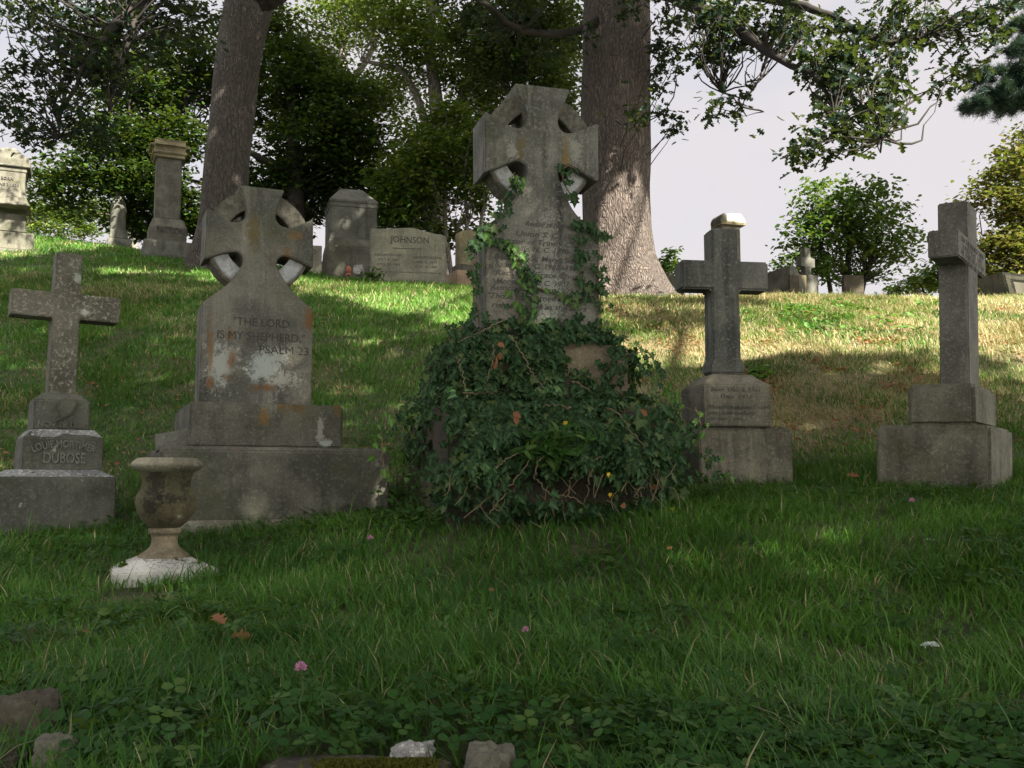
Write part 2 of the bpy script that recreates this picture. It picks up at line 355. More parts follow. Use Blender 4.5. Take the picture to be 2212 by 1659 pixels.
M_ring=stone('white_marble_ring',(.34,.36,.37),(.62,.64,.64),ochre=.25,white=0,streak=.25,speck=.15,green=.25)
M_ringd=stone('dark_ring',(.08,.082,.07),(.19,.185,.16),ochre=.4,white=0,streak=.3,green=.5)
M_cen=stone('ivy_monument_stone',(.08,.082,.076),(.22,.22,.205),ochre=.45,white=.05,streak=.9,speck=.75,green=.5)
M_tan=stone('tan_step_stone',(.11,.09,.065),(.26,.215,.16),ochre=.2,white=.05,streak=.5,green=.2)
M_small=stone('blue_grey_stone',(.075,.08,.08),(.19,.19,.18),ochre=.08,white=.05,streak=.8,speck=.3,green=.1)
M_sbase=stone('small_cross_base',(.075,.07,.06),(.21,.195,.16),ochre=.3,white=.05,streak=.7,green=.35)
M_right=stone('plain_grey_stone',(.10,.098,.09),(.21,.205,.19),ochre=.05,white=0,streak=.5,speck=.35,green=.2)
M_rbase=stone('right_cross_base',(.08,.078,.062),(.21,.198,.165),ochre=.25,white=.05,streak=.7,green=.6)
M_pale=stone('pale_granite',(.17,.165,.14),(.31,.30,.255),ochre=.2,white=.1,streak=.4,speck=.4,green=.15)
M_patt=stone('pillar_stone',(.065,.063,.054),(.155,.15,.13),ochre=.25,white=.5,streak=.5,green=.3)
M_cap=stone('ochre_cap',(.14,.125,.08),(.31,.27,.18),ochre=.6,white=.3,streak=.3,green=.4)
M_book=stone('bleached_marble',(.45,.42,.36),(.72,.69,.60),ochre=.15,white=0,streak=.3,green=.05)
M_pink=stone('pink_base_stone',(.28,.20,.15),(.46,.34,.26),ochre=.1,white=0,streak=.2,green=0)
M_urn=stone('mossy_urn',(.016,.014,.010),(.115,.098,.055),ochre=.35,white=.35,streak=.2,speck=.25,green=.6,blobs=[(-.06,-.13,.55,(.05,.2,.09),(.012,.011,.008),1.6),(.03,-.14,.46,(.12,.2,.03),(.014,.012,.010),1.8),(-.09,-.10,.42,(.05,.2,.06),(.012,.011,.008),1.6),(.05,-.14,.37,(.022,.1,.016),(.34,.36,.33),1.0),(.08,-.12,.52,(.03,.2,.07),(.014,.012,.009),1.6)])
M_rim=stone('urn_rim',(.14,.13,.10),(.32,.30,.24),ochre=.3,white=.2,streak=.2,green=.25)
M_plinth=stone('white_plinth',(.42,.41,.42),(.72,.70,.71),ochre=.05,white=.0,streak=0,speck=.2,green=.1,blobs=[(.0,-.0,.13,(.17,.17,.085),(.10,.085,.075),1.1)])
M_rock=stone('field_rock',(.06,.055,.045),(.16,.15,.125),ochre=.35,white=.5,streak=.1,green=.3)
M_rockg=stone('white_flecked_granite',(.17,.17,.18),(.52,.52,.54),ochre=0,white=.3,streak=0,speck=.9,green=0)
M_slabr=stone('dark_flat_rock',(.032,.027,.020),(.09,.077,.058),ochre=.1,white=.2,streak=.1,green=.3)
M_let=plain('letter_dirt',(.055,.051,.043)); M_letf=plain('faint_letter',(.088,.085,.076)); M_letr=plain('raised_letter',(.20,.20,.165),var=.7,sc=40)
M_bark=bark('grey_brown_bark',(.065,.052,.042),(.17,.142,.118),1.0,.25); M_bark2=bark('pink_grey_bark',(.085,.066,.056),(.225,.182,.155),1.0,.15)
M_barkp=bark('pale_bark',(.22,.19,.15),(.46,.42,.35),.8,.3); M_barkd=plain('dark_bark',(.022,.018,.014),sc=8)
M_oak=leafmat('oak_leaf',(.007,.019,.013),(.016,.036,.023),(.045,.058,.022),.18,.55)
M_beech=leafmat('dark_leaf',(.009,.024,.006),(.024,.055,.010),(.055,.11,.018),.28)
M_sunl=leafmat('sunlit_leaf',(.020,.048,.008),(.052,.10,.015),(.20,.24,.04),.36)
M_young=leafmat('maple_leaf',(.03,.08,.02),(.07,.15,.03),(.13,.18,.03),.40)
M_aut=leafmat('turning_leaf',(.05,.065,.018),(.19,.14,.04),(.05,.09,.03),.35)
M_auts=leafmat('green_turning_leaf',(.04,.07,.02),(.10,.12,.03),(.24,.15,.04),.35)
M_pine=leafmat('pine_needles',(.012,.035,.030),(.03,.065,.05),None,.1)
M_ivy=leafmat('ivy_leaf',(.008,.029,.010),(.028,.068,.020),(.09,.12,.04),.14,.62,vein=.45)
M_ivyl=leafmat('young_ivy_leaf',(.05,.13,.025),(.10,.20,.04),None,.30,.5,vein=.4)
M_broad=leafmat('broad_leaf',(.022,.075,.014),(.048,.125,.022),(.09,.16,.035),.30,.6)
M_brown=leafmat('dead_leaf',(.20,.085,.04),(.34,.16,.08),None,.2,.8); M_straw=leafmat('dead_stem',(.22,.15,.08),(.40,.30,.17),None,.05,.8)
M_yel=leafmat('yellow_leaf',(.62,.42,.02),(.7,.5,.05),None,.3); M_stem=plain('vine_stem',(.17,.115,.065)); M_gstem=plain('green_stem',(.07,.12,.03))
M_pinkf=plain('clover_pink',(.50,.17,.33),var=.6,sc=120); M_whitef=plain('lace_white',(.75,.78,.72),var=.1)
M_moss=leafmat('moss',(.05,.055,.008),(.12,.12,.02),None,.2,.9)
M_grass=grassmat('grass'); M_ground=groundmat('thatch')
# ================================================================== GROUND
def build_ground():
    us=np.linspace(-1400,3600,300); ys=np.concatenate([np.linspace(-40,1,30)[:-1],np.arange(1,9,.07),np.arange(9,30,.14),np.linspace(30,120,40)[1:],np.array([160,220,320,500,900])])
    V=[]
    for Y in ys:
        X=(us-CX)/F*max(Y,8)*1.0
        if Y>30: X=X*1.3
        V.append(np.stack([X,np.full_like(X,Y),H(X,Y)-.012],1))
    V=np.array(V); n,m_=V.shape[:2]; i=np.arange(n-1)[:,None]*m_; j=np.arange(m_-1)[None]
    Fc=np.stack([i+j,i+j+1,i+m_+j+1,i+m_+j],-1).reshape(-1,4); V=V.reshape(-1,3)
    tag(link('ground',big_mesh('ground',V,Fc,{'dry':dryness(V[:,0],V[:,1])},True),M_ground),kind='structure')
def dryness(X,Y):
    u=CX+F*X/np.maximum(Y,4.5)
    n=fbm(X*1.3+9,Y*1.3+4,4)
    a=np.clip((Y-7.2)/2.5,0,1)*np.clip((u-1150)/350,0,1)*.64
    b=.05+.28*np.clip((n-.60)/.12,0,1)*np.clip((Y-6.5)/1.0,0,1)
    c=np.clip(1-np.abs(Y-14.5)/3,0,1)*.18
    d=a+(n-.5)*1.1*(a>.02)+b*(1-a)+c
    green=np.exp(-((u-1800)/170)**2-((Y-12.6)/1.3)**2)*.8
    return np.clip(d-green*np.clip((vnoise(X*3.1,Y*3.1)-.35)*3,0,1),0,1)
build_ground()
# ================================================================== GRASS
def blades(name, u0,u1, yb, rho, hgt, wid, segs, label=None):
    Ys=[];Xs=[]
    for (ya,yc),r in zip(yb,rho):
        w=(u1-u0)/F; n=int(r*w*(yc**2-ya**2)/2)
        y=np.sqrt(RS.rand(n)*(yc**2-ya**2)+ya**2); Ys.append(y); Xs.append((u0+(u1-u0)*RS.rand(n)-CX)/F*y)
    X=np.concatenate(Xs);Y=np.concatenate(Ys)
    cl=fbm(X*2.6,Y*2.6,3); keep=RS.rand(len(X))<np.clip(.35+1.6*(cl-.3),.28,1); keep&=clear_rocks(X,Y); X,Y,cl=X[keep],Y[keep],cl[keep]
    # blades gather in small tufts
    tx=np.round(X/.055)*.055+(vnoise(X*40,Y*40)-.5)*.06; ty=np.round(Y/.055)*.055; X=X*.55+tx*.45; Y=Y*.55+ty*.45
    n=len(X); Z=H(X,Y)-.01; d=dryness(X,Y)
    hh=np.interp(Y,*hgt)*(.55+.75*RS.rand(n))*(.55+1.0*cl); tall=RS.rand(n)<.012; hh[tall]*=1.9
    ww=np.interp(Y,*wid)*(.6+.8*RS.rand(n))*.5
    az=RS.rand(n)*2*np.pi; flow=2*np.pi*vnoise(X*.8+40,Y*.8+7); az=np.where(RS.rand(n)<.4,flow+RS.normal(0,.5,n),az)
    le=.3+1.35*RS.rand(n)**1.2; le=np.where(RS.rand(n)<.12,1.5,le)
    D=np.stack([np.cos(az),np.sin(az),0*az],1); W=np.stack([-np.sin(az+RS.normal(0,.6,n)),np.cos(az+RS.normal(0,.6,n)),0*az],1)
    V=np.zeros((n,2*(segs+1),3)); al=np.zeros((n,2*(segs+1))); P0=np.stack([X,Y,Z],1)
    for k in range(segs+1):
        t=k/segs; ang=le*t*1.25; up=hh*(t*np.cos(ang*.55)); out=hh*t*np.sin(ang*.75)
        c=P0+D*out[:,None]; c[:,2]+=up; wk=(ww*(1-t**1.6)*1.0+.0004)[:,None]
        V[:,2*k]=c-W*wk; V[:,2*k+1]=c+W*wk; al[:,2*k:2*k+2]=t
    f=np.array([[2*k,2*k+1,2*k+3,2*k+2] for k in range(segs)]); Fc=(f[None]+(np.arange(n)*2*(segs+1))[:,None,None]).reshape(-1,4)
    dd=(RS.rand(n)<np.clip(d,.03,.93))*(.55+.45*RS.rand(n))
    rn=np.clip(RS.rand(n)**1.3*.75+1.3*(fbm(X*1.1+30,Y*1.4,3)-.45),0,1)
    rep=lambda a:np.repeat(a,2*(segs+1))
    o=link(name,big_mesh(name,V.reshape(-1,3),Fc,{'rnd':rep(rn),'dry':rep(dd),'along':al.ravel()}),M_grass); tag(o,kind='stuff'); return o
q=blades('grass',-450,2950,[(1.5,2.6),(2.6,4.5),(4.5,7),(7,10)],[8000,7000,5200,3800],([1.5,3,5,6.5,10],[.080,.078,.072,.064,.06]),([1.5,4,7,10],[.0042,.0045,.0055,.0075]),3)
tag(q,'green unmown grass in front of and between the near monuments','grass')
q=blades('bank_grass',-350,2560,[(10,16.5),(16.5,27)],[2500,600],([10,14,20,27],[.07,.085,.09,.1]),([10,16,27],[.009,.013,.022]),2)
tag(q,'sunlit yellow green to straw coloured grass covering the bank','grass')
# broad leaved ground cover + litter
def cover(name, tpl, n, regs, size, mat, label, cat, lift=.04, flat=.35):
    P=[];
    for (u0,u1,y0,y1,k) in regs:
        m_=int(n*k); y=y0+(y1-y0)*RS.rand(m_); x=((u0+(u1-u0)*RS.rand(m_))-CX)/F*y; P.append(np.stack([x,y],1))
    P=np.vstack(P); c=fbm(P[:,0]*2.2+50,P[:,1]*2.2,3); P=P[(RS.rand(len(P))<np.clip((c-.42)*6,0,1))&clear_rocks(P[:,0],P[:,1])]
    m_=len(P); Z=H(P[:,0],P[:,1])+lift*(.3+.9*RS.rand(m_)); nn=np.stack([RS.normal(0,flat,m_),RS.normal(-.15,flat,m_),np.ones(m_)],1)
    a=RS.rand(m_)*6.28; tip=np.stack([np.cos(a),np.sin(a),RS.normal(0,.2,m_)],1)
    o=link(name,scatter(name,tpl,np.column_stack([P,Z]),basis(tip,nn),size*(.6+.8*RS.rand(m_))),mat); tag(o,label,cat,kind='stuff')
cover('clover_patch',TREF,14000,[(-200,2500,3,6.2,.30),(300,1300,1.6,2.6,.03),(-200,2500,1.6,3.4,.05),(-200,2500,1.6,5,.12),(1300,2300,1.6,2.5,.12),(400,1200,6.6,9,.08)],.026,M_broad,'three lobed clover leaves low in the foreground grass','clover',.055)
cover('broadleaf_weeds',BROAD,3600,[(-200,2500,3,6,.35),(-200,2500,1.6,2.7,.09),(-200,2500,2,4,.15),(1500,2500,1.6,2.2,.4),(780,1000,5.4,6.2,.15)],.036,M_broad,'rounded broad weed leaves low in the foreground grass','weeds',.045)
cover('bank_seedlings',BROAD,700,[(1700,2120,11.3,14.2,.8),(1620,1680,9.5,10.3,.2)],.075,M_ivyl,'bright green leafy weeds on the dry sunlit bank','weeds',.06,.5)
cover('leaf_litter',LEAF,9000,[(1250,2400,7.5,15.3,1.0),(-100,1250,7,15,.25),(1650,1950,9.2,11,.3)],.045,M_brown,'dead brown leaves scattered over the dry bank','leaves',.03,.6)
# ================================================================== TREES
def trunk_mesh(pts, rad, k=40, rough=.03, flute=.0, rows=90, flare=0, seed=0):
    P=np.array(pts,float); t=np.linspace(0,len(P)-1,rows); Q=np.stack([np.interp(t,range(len(P)),P[:,i]) for i in range(3)],1)
    for _ in range(6): Q[1:-1]=.25*Q[:-2]+.5*Q[1:-1]+.25*Q[2:]
    r=np.interp(t,range(len(P)),rad)
    for _ in range(4): r[1:-1]=.25*r[:-2]+.5*r[1:-1]+.25*r[2:]
    V,Fc=tube(Q,r,k); V=V.reshape(rows,k,3); z=(Q[:,2]-Q[0,2])
    a=np.arange(k)*2*np.pi/k
    nn=np.array([[mnoise.noise(Vector((math.cos(x)*1.6+seed,math.sin(x)*1.6,zz*.35))) for x in a] for zz in z])
    n2=np.array([[mnoise.noise(Vector((math.cos(x)*9+seed,math.sin(x)*9,zz*1.3))) for x in a] for zz in z])
    fl=flare*np.exp(-z/.45)[:,None]*(1+.55*np.cos(5*a+seed)[None])
    d=1+rough*2.2*nn+rough*n2+fl; V=Q[:,None]+(V-Q[:,None])*d[...,None]
    return V.reshape(-1,3),Fc
def crown(ells, size, tpl, flat=.5, clump=.45, per=60, droop=.25, seed=0):
    """ells: (centre, (rx,ry,rz), n_leaves) -> positions, orientations, clump centres"""
    P=[];C=[]
    for c,r,n in ells:
        nc=max(3,n//per); q=RS.normal(0,1,(nc,3)); q=nrm(q)*(RS.rand(nc,1)**.42); cc=np.array(c)+q*np.array(r); C.append(cc)
        i=RS.randint(0,nc,n); s=clump*(.5+RS.rand(nc))[i][:,None]
        P.append(cc[i]+RS.normal(0,1,(n,3))*s*np.array([1,1,flat]))
    P=np.vstack(P);C=np.vstack(C);n=len(P)
    nn=np.stack([RS.normal(0,.55,n),RS.normal(0,.55,n),np.ones(n)],1); a=RS.rand(n)*6.28
    tip=np.stack([np.cos(a),np.sin(a),RS.normal(-droop,.35,n)],1)
    return P,basis(tip,nn),size*(.65+.7*RS.rand(n)),C
def px_ell(px,py,Y,rx,ry,rd,n):
    c=at(px,py,Y); k=Y/F; return (c,(rx*k,rd,ry*k),n)
def dens(p):
    p=np.array(p,float); t=np.linspace(0,len(p)-1,len(p)*7); return np.stack([np.interp(t,range(len(p)),p[:,i]) for i in range(3)],1)
def make_tree(name,label,cat,base,trunks,trunk_mat,ells,leaf,tpl,size,group=None,branch_r=.05,clump=.45,per=60,flat=.5,nbr=60,extra_limbs=(),droop=.25,thin=1.0):
    """trunks: list of (points, radii, kwargs)"""
    base=np.array(base,float); e=empty(name,tuple(base),0,label,cat,group)
    for pts,rad,kw in trunks:
        V,Fc=trunk_mesh(np.array(pts)-base,rad,**kw); link('trunk',big_mesh('trunk',V,Fc,None,True),trunk_mat,e)
    if ells:
        P,B,sz,C=crown([(c,r_,max(20,int(n*thin))) for c,r_,n in ells],size,tpl,flat,clump,per,droop)
        link('crown',scatter('crown',tpl,P-base,B,sz),leaf,e)
        T=np.vstack([np.array(p) for p,_,_ in trunks]+[dens(l[0]) for l in extra_limbs]*1); parts=[]
        idx=RS.permutation(len(C))[:nbr]
        for i in idx:
            c=C[i]; d=np.linalg.norm((T-c)*np.array([1,1,1.4])+np.array([0,0,1.2]),axis=1); j=np.argmin(d)
            L=np.linalg.norm(c-T[j]); r0=min(branch_r,branch_r*.35+L*.006); pts=bend(T[j],c,.16,7); parts.append(tube(pts-base,np.linspace(r0,r0*.18,7),4))
        if parts:
            V,Fc=join(parts); link('branches',big_mesh('branches',V,Fc,None,True),M_barkd if trunk_mat in (M_bark,M_bark2) else trunk_mat,e)  # oak branches given darker bark than the trunk to look backlit
    for pts,rad in extra_limbs:
        pts=np.array(pts,float); t=np.linspace(0,len(pts)-1,28); q=np.stack([np.interp(t,range(len(pts)),pts[:,i]) for i in range(3)],1)
        for _ in range(2): q[1:-1]=.25*q[:-2]+.5*q[1:-1]+.25*q[2:]
        q[1:-1]+=RS.normal(0,.012,(26,3)); V,Fc=tube(q-base,np.interp(t,range(len(pts)),rad),8); link('limb',big_mesh('limb',V,Fc,None,True),M_barkd if trunk_mat in (M_bark,M_bark2) else trunk_mat,e)  # backlit look of the oak limbs is put into their dark bark colour
    return e
def pl(lst,Y): return [at(p[0],p[1],p[2] if len(p)>2 else Y) for p in lst]
# --- big trunk in the middle (behind the ivy monument) with hanging oak branches
Y=15.6; k=Y/F
pts=pl([(1352,652),(1345,610),(1338,560),(1334,500),(1331,400),(1330,300),(1331,150),(1332,0),(1334,-250),(1345,-600)],Y); rad=[90*k,82*k,76*k,74*k,75*k,77*k,75*k,74*k,70*k,55*k]
base=pts[0].copy(); base[2]-=.15; pts[0]=base
limbs=[(pl([(1350,-60,15.6),(1420,-20,14),(1500,10,12.5),(1600,70,11.4),(1660,118,10.9),(1710,140,10.6),(1770,165,10.3),(1790,215,10.1),(1800,250,10.0)],Y),[.16,.12,.09,.07,.05,.04,.03,.02,.01]),
 (pl([(1420,-40,14),(1560,-20,12.5),(1700,0,11.8),(1790,30,11.4),(1860,75,11.2),(1930,95,11),(2010,70,10.8)],Y),[.10,.08,.06,.045,.035,.025,.012]),
 (pl([(1310,-30,15.6),(1290,60,15.2),(1180,78,14.6),(1110,60,14.2),(1060,15,13.9),(1010,-10,13.6),(950,-40,13.4)],Y),[.10,.065,.055,.045,.035,.025,.02]),
 (pl([(1500,10,12.5),(1530,60,12),(1535,120,11.8),(1560,200,11.6)],Y),[.04,.025,.015,.008]),
 (pl([(1770,165,10.3),(1850,215,10.2),(1900,270,10.2),(1905,300,10.2)],Y),[.025,.018,.01,.006]),
 (pl([(1660,118,10.9),(1640,170,10.8),(1600,230,10.8)],Y),[.02,.012,.006])]
E=lambda px,py,Y,rx,ry,n,rd=.5:px_ell(px,py,Y,rx,ry,rd,n)
ells=[E(1560,222,11.3,45,22,420),E(1600,232,11.3,22,14,150),E(1530,110,11.8,60,55,900),E(1590,60,11.5,120,60,1900),E(1500,20,12.3,80,45,1300),E(1660,30,11.3,160,40,2100),E(1740,80,10.9,70,45,900),
 E(1800,175,10.2,75,50,1500),E(1760,150,10.5,60,40,800),E(1900,175,10.4,55,48,1000),E(1840,110,11,70,45,800),E(1850,60,11.3,100,40,1100),E(1930,110,10.9,55,45,700),
 E(1800,255,10.1,70,42,1000),E(1760,300,10.0,65,28,560),E(1850,290,10.1,60,28,480),E(1720,330,10.0,35,18,200),E(1800,340,10.0,40,14,180),E(1890,240,10.2,50,25,450),E(1925,265,10.2,25,14,150),
 E(1440,60,14.8,38,70,1200),E(1430,150,15.3,26,60,900),E(1445,255,15.4,28,34,600),E(1400,235,14.3,40,20,220),E(1360,250,14.2,60,9,200),E(1350,15,13.6,50,22,300),
 E(1100,40,14.6,110,55,2000),E(1215,90,15.0,60,40,700),E(1010,20,14.2,70,50,1100),
 E(2000,55,11,110,55,1700),E(2080,120,11,50,50,800),E(2110,40,11,90,60,1600),E(1960,20,11.4,80,35,900),E(2050,170,10.8,36,22,240),
 E(1300,-380,15,700,180,6000,3.5),E(1500,-150,13,400,70,3500,2)]
make_tree('oak_tree','huge oak behind the ivy covered monument with its branches hanging against the bright sky','tree',base,[(pts,rad,dict(k=72,rough=.030,rows=170,flare=.42,seed=3))],M_bark2,ells,M_oak,OAK,.112,clump=.10,per=15,thin=.17,nbr=300,extra_limbs=limbs,branch_r=.022,flat=.8,droop=.5)
# --- left big trunk
Y=18.5; k=Y/F
pts=pl([(478,590),(472,560),(480,500),(483,440),(488,360),(500,260),(512,150),(526,60),(540,0),(566,-120),(600,-380)],Y); rad=[72*k,61*k,53*k,49*k,48*k,48*k,49*k,51*k,53*k,47*k,38*k]
base=pts[0].copy(); base[2]=H(base[0],base[1])-.2; pts[0]=base
limbs=[(pl([(540,-80,17),(430,-60,15.5),(330,-20,14.2),(270,35,13.5),(215,90,13.2),(165,180,13),(130,250,13),(125,300,13)],Y),[.2,.15,.11,.075,.05,.035,.022,.01]),
 (pl([(300,-10,14),(290,50,13.6),(270,120,13.4),(245,190,13.3),(235,240,13.2)],Y),[.06,.04,.028,.02,.01]),
 (pl([(560,-20,17.2),(600,-30,17.2),(650,-90,17)],Y),[.4,.3,.2])]
ells=[E(60,30,13.4,90,60,1300),E(200,50,13.6,90,60,1500),E(330,20,14.0,110,45,1600),E(140,130,13.2,80,50,1000),E(60,150,13,60,50,600),E(30,250,13,45,50,520),E(230,150,13.3,60,60,900),E(150,230,13,60,40,600),E(90,300,13,70,28,480),E(200,280,13.2,50,40,500),E(20,200,13,30,60,300),E(300,110,13.8,60,60,800),
 E(420,60,15,60,60,900),E(500,-300,16,600,160,5500,3.5),E(200,-120,13.5,350,70,3000,2)]
make_tree('oak_tree','tall oak with furrowed grey trunk leaning right behind the left celtic cross','tree',base,[(pts,rad,dict(k=64,rough=.026,rows=150,flare=.24,seed=9))],M_bark,ells,M_oak,OAK,.115,clump=.13,per=16,thin=.32,nbr=220,extra_limbs=limbs,branch_r=.022,flat=.8,droop=.4)
# --- dark spreading tree behind the left half
Y=26.5
tb=at(640,520,Y); tb[2]=H(tb[0],tb[1])-.2
tk=[tb]+pl([(640,400),(630,250),(640,100)],Y)
limbs=[(pl([(638,380,26.5),(540,330,26),(400,250,25.5),(280,260,25),(200,300,25)],Y),[.12,.09,.06,.04,.02]),(pl([(636,300),(720,250),(800,240)],Y),[.1,.06,.03]),(pl([(638,420),(520,420),(380,380),(300,400)],Y),[.09,.06,.04,.02]),(pl([(632,200),(540,150),(440,120)],Y),[.08,.05,.03])]
ells=[E(300,210,25.5,110,60,4500,1.6),E(420,150,26,120,70,6000,1.8),E(260,310,25,110,45,3600,1.4),E(170,380,25,95,40,2600,1.2),E(330,400,25.5,110,50,4500,1.5),E(640,200,27,130,110,11000,2),E(700,330,27,140,90,11000,2),E(600,420,27.5,130,80,9500,1.6),E(760,250,26.5,80,90,6000,1.5),E(780,430,27.5,80,70,5200,1.5),E(110,420,25,60,30,1100,1),E(290,470,26.5,60,50,2600,1),E(380,300,25.5,90,50,3600,1.4),E(560,80,27,120,60,5000,1.8),E(230,120,26,90,50,2200,1.4),E(420,470,27,70,45,3000,1)]
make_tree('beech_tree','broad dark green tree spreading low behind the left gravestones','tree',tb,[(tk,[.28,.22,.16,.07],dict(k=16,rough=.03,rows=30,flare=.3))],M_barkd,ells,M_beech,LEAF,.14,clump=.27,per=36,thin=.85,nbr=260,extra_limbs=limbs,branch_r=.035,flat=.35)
# --- pale trunked trees in the middle distance
def mid(label,Y,tr,rads,ells,n,leaf=M_sunl,seed=0,mat=M_barkp,limbs=()):
    T=[]
    for t,r in zip(tr,rads):
        p=pl(t,Y); 
        if not T: p[0][2]=min(p[0][2],H(p[0][0],p[0][1])-.1)
        T.append((p,r,dict(k=12,rough=.05,rows=36,flare=.2,seed=seed)))
    return make_tree('woodland_tree',label,'tree',T[0][0][0],T,mat,ells,leaf,LEAF,.15,group='trees at the back of the cemetery',clump=.28,per=30,thin=.85,nbr=n,branch_r=.04,flat=.5,extra_limbs=[(pl(l,Y),r) for l,r in limbs])
mid('pale trunked tree forking behind the left arm of the ivy covered monument',31,[[(950,560),(945,450),(950,330),(940,200),(925,90),(940,-40)],[(950,330),(985,230),(1050,130),(1110,60)],[(948,380),(905,215),(870,150),(780,130)]],[[.34,.3,.26,.22,.16,.1],[.18,.14,.1,.05],[.16,.12,.1,.05]],
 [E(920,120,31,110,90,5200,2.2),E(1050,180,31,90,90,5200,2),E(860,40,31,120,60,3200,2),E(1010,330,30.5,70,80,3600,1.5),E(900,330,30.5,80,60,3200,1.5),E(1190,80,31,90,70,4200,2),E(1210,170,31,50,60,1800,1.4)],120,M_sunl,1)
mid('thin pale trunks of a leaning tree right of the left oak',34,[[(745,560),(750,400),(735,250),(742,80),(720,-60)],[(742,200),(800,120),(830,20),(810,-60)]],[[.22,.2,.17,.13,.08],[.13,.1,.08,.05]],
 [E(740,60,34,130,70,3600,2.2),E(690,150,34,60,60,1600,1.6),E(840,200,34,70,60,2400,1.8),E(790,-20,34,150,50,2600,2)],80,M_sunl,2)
mid('dark leafed tree directly behind the head of the ivy covered monument',28,[[(1110,560),(1115,400),(1120,250),(1130,100),(1140,-40)]],[[.25,.22,.18,.13,.08]],
 [E(1150,60,28,110,80,6500,1.8),E(1080,130,28,70,60,3000,1.5),E(1180,200,28,60,60,2600,1.3),E(1080,300,28,60,60,1500,1.2),E(1020,60,28,70,50,2200,1.2),E(1225,280,28,30,50,900,1)],80,M_beech,4,M_barkd)
mid('bushy sunlit thicket of thin stems behind the name stone',24.5,[[(985,580),(960,480),(965,380),(950,300)],[(1000,580),(1010,480),(1000,370),(1020,280)],[(940,580),(930,480),(900,380),(880,310)],[(1030,580),(1040,470),(1060,380)],[(1010,580),(985,500),(1030,420)]],[[.07,.06,.045,.02],[.07,.05,.04,.02],[.06,.05,.03,.02],[.06,.045,.02],[.05,.04,.02]],
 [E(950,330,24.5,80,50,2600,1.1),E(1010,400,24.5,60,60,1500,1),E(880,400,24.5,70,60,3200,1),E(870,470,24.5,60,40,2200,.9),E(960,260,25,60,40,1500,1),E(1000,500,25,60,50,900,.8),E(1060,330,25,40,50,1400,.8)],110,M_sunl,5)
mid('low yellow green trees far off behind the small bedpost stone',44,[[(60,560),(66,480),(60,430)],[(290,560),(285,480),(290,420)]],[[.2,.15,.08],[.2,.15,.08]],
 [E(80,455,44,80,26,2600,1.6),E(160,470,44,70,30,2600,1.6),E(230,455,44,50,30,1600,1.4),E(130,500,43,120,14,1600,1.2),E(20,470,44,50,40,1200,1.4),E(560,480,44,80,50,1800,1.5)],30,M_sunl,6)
# --- right side
b=at(1815,660,23); b[2]=H(b[0],b[1])-.3
T=[([b]+pl([(1830,600),(1835,520),(1840,440),(1850,395)],23),[.10,.08,.06,.04,.02],dict(k=10,rough=.03,rows=24)),([b]+pl([(1870,590),(1890,540),(1900,470)],23),[.07,.05,.04,.02],dict(k=8,rough=.03,rows=20)),([b]+pl([(1790,590),(1770,540),(1745,480)],23),[.07,.05,.04,.02],dict(k=8,rough=.03,rows=20)),([b]+pl([(1862,610),(1878,575),(1930,520)],23),[.05,.04,.03,.02],dict(k=8,rough=.03,rows=20))]
ells=[E(1830,430,23,55,38,1500,1),E(1760,420,23,30,30,550,.8),E(1880,420,23,34,34,700,.8),E(1800,480,23,80,40,2300,1.2),E(1880,490,23,70,45,2100,1.2),E(1940,460,23,32,28,520,.8),E(1740,520,23,48,32,1100,1),E(1820,540,23,80,35,1900,1.2),E(1920,540,23,60,28,1200,1),E(1720,570,23,40,24,700,.8),E(1790,590,23,70,22,1100,.9),E(1880,585,23,50,18,550,.8),E(1960,515,23,28,20,330,.6),E(1740,470,23,30,30,400,.7)]
make_tree('maple_tree','young round maple standing alone on the skyline between the two plain crosses','tree',b,T,M_barkd,ells,M_young,LEAF,.12,clump=.17,per=20,thin=.55,nbr=200,branch_r=.022,flat=.6)
b=at(2290,660,27); b[2]=H(b[0],b[1])-.3
T=[([b]+pl([(2290,560),(2280,400),(2270,250),(2280,60)],27),[.32,.28,.22,.14,.06],dict(k=14,rough=.04,rows=30,flare=.2))]
ells=[E(2200,470,26,55,60,3000,1.4),E(2190,370,26,50,50,2300,1.3),E(2240,320,27,60,70,3500,1.5),E(2290,450,27,90,110,5200,1.8),E(2120,430,26,34,28,600,.9),E(2170,540,26,60,45,2000,1.2),E(2150,600,26,60,32,1500,1.1),E(2240,580,26,80,50,2800,1.4),E(2120,545,26,30,35,420,.8)]
make_tree('autumn_tree','tree with yellow brown turning leaves at the right edge behind the rotated cross','tree',b,T,M_barkd,ells,M_aut,LEAF,.15,clump=.24,per=28,thin=.6,nbr=150,branch_r=.035,flat=.5)
b=at(2060,680,30); b[2]=H(b[0],b[1])-.3
make_tree('shrub','low dark green shrub on the skyline left of the rotated cross','shrub',b,[([b]+pl([(2065,600),(2070,560)],30),[.06,.04,.02],dict(k=8,rough=.03,rows=12)),([b]+pl([(2000,610),(1960,600)],30),[.05,.03,.02],dict(k=8,rough=.03,rows=12))],M_barkd,[E(2060,590,30,60,36,1500,1),E(2000,610,30,50,18,600,.8),E(1950,625,30,40,10,260,.6),E(2085,560,30,26,30,500,.6),E(2110,610,29,60,26,1300,.9)],M_young,LEAF,.15,clump=.22,per=24,nbr=40,branch_r=.02)
b=at(1440,650,19); b[2]=H(b[0],b[1])-.2
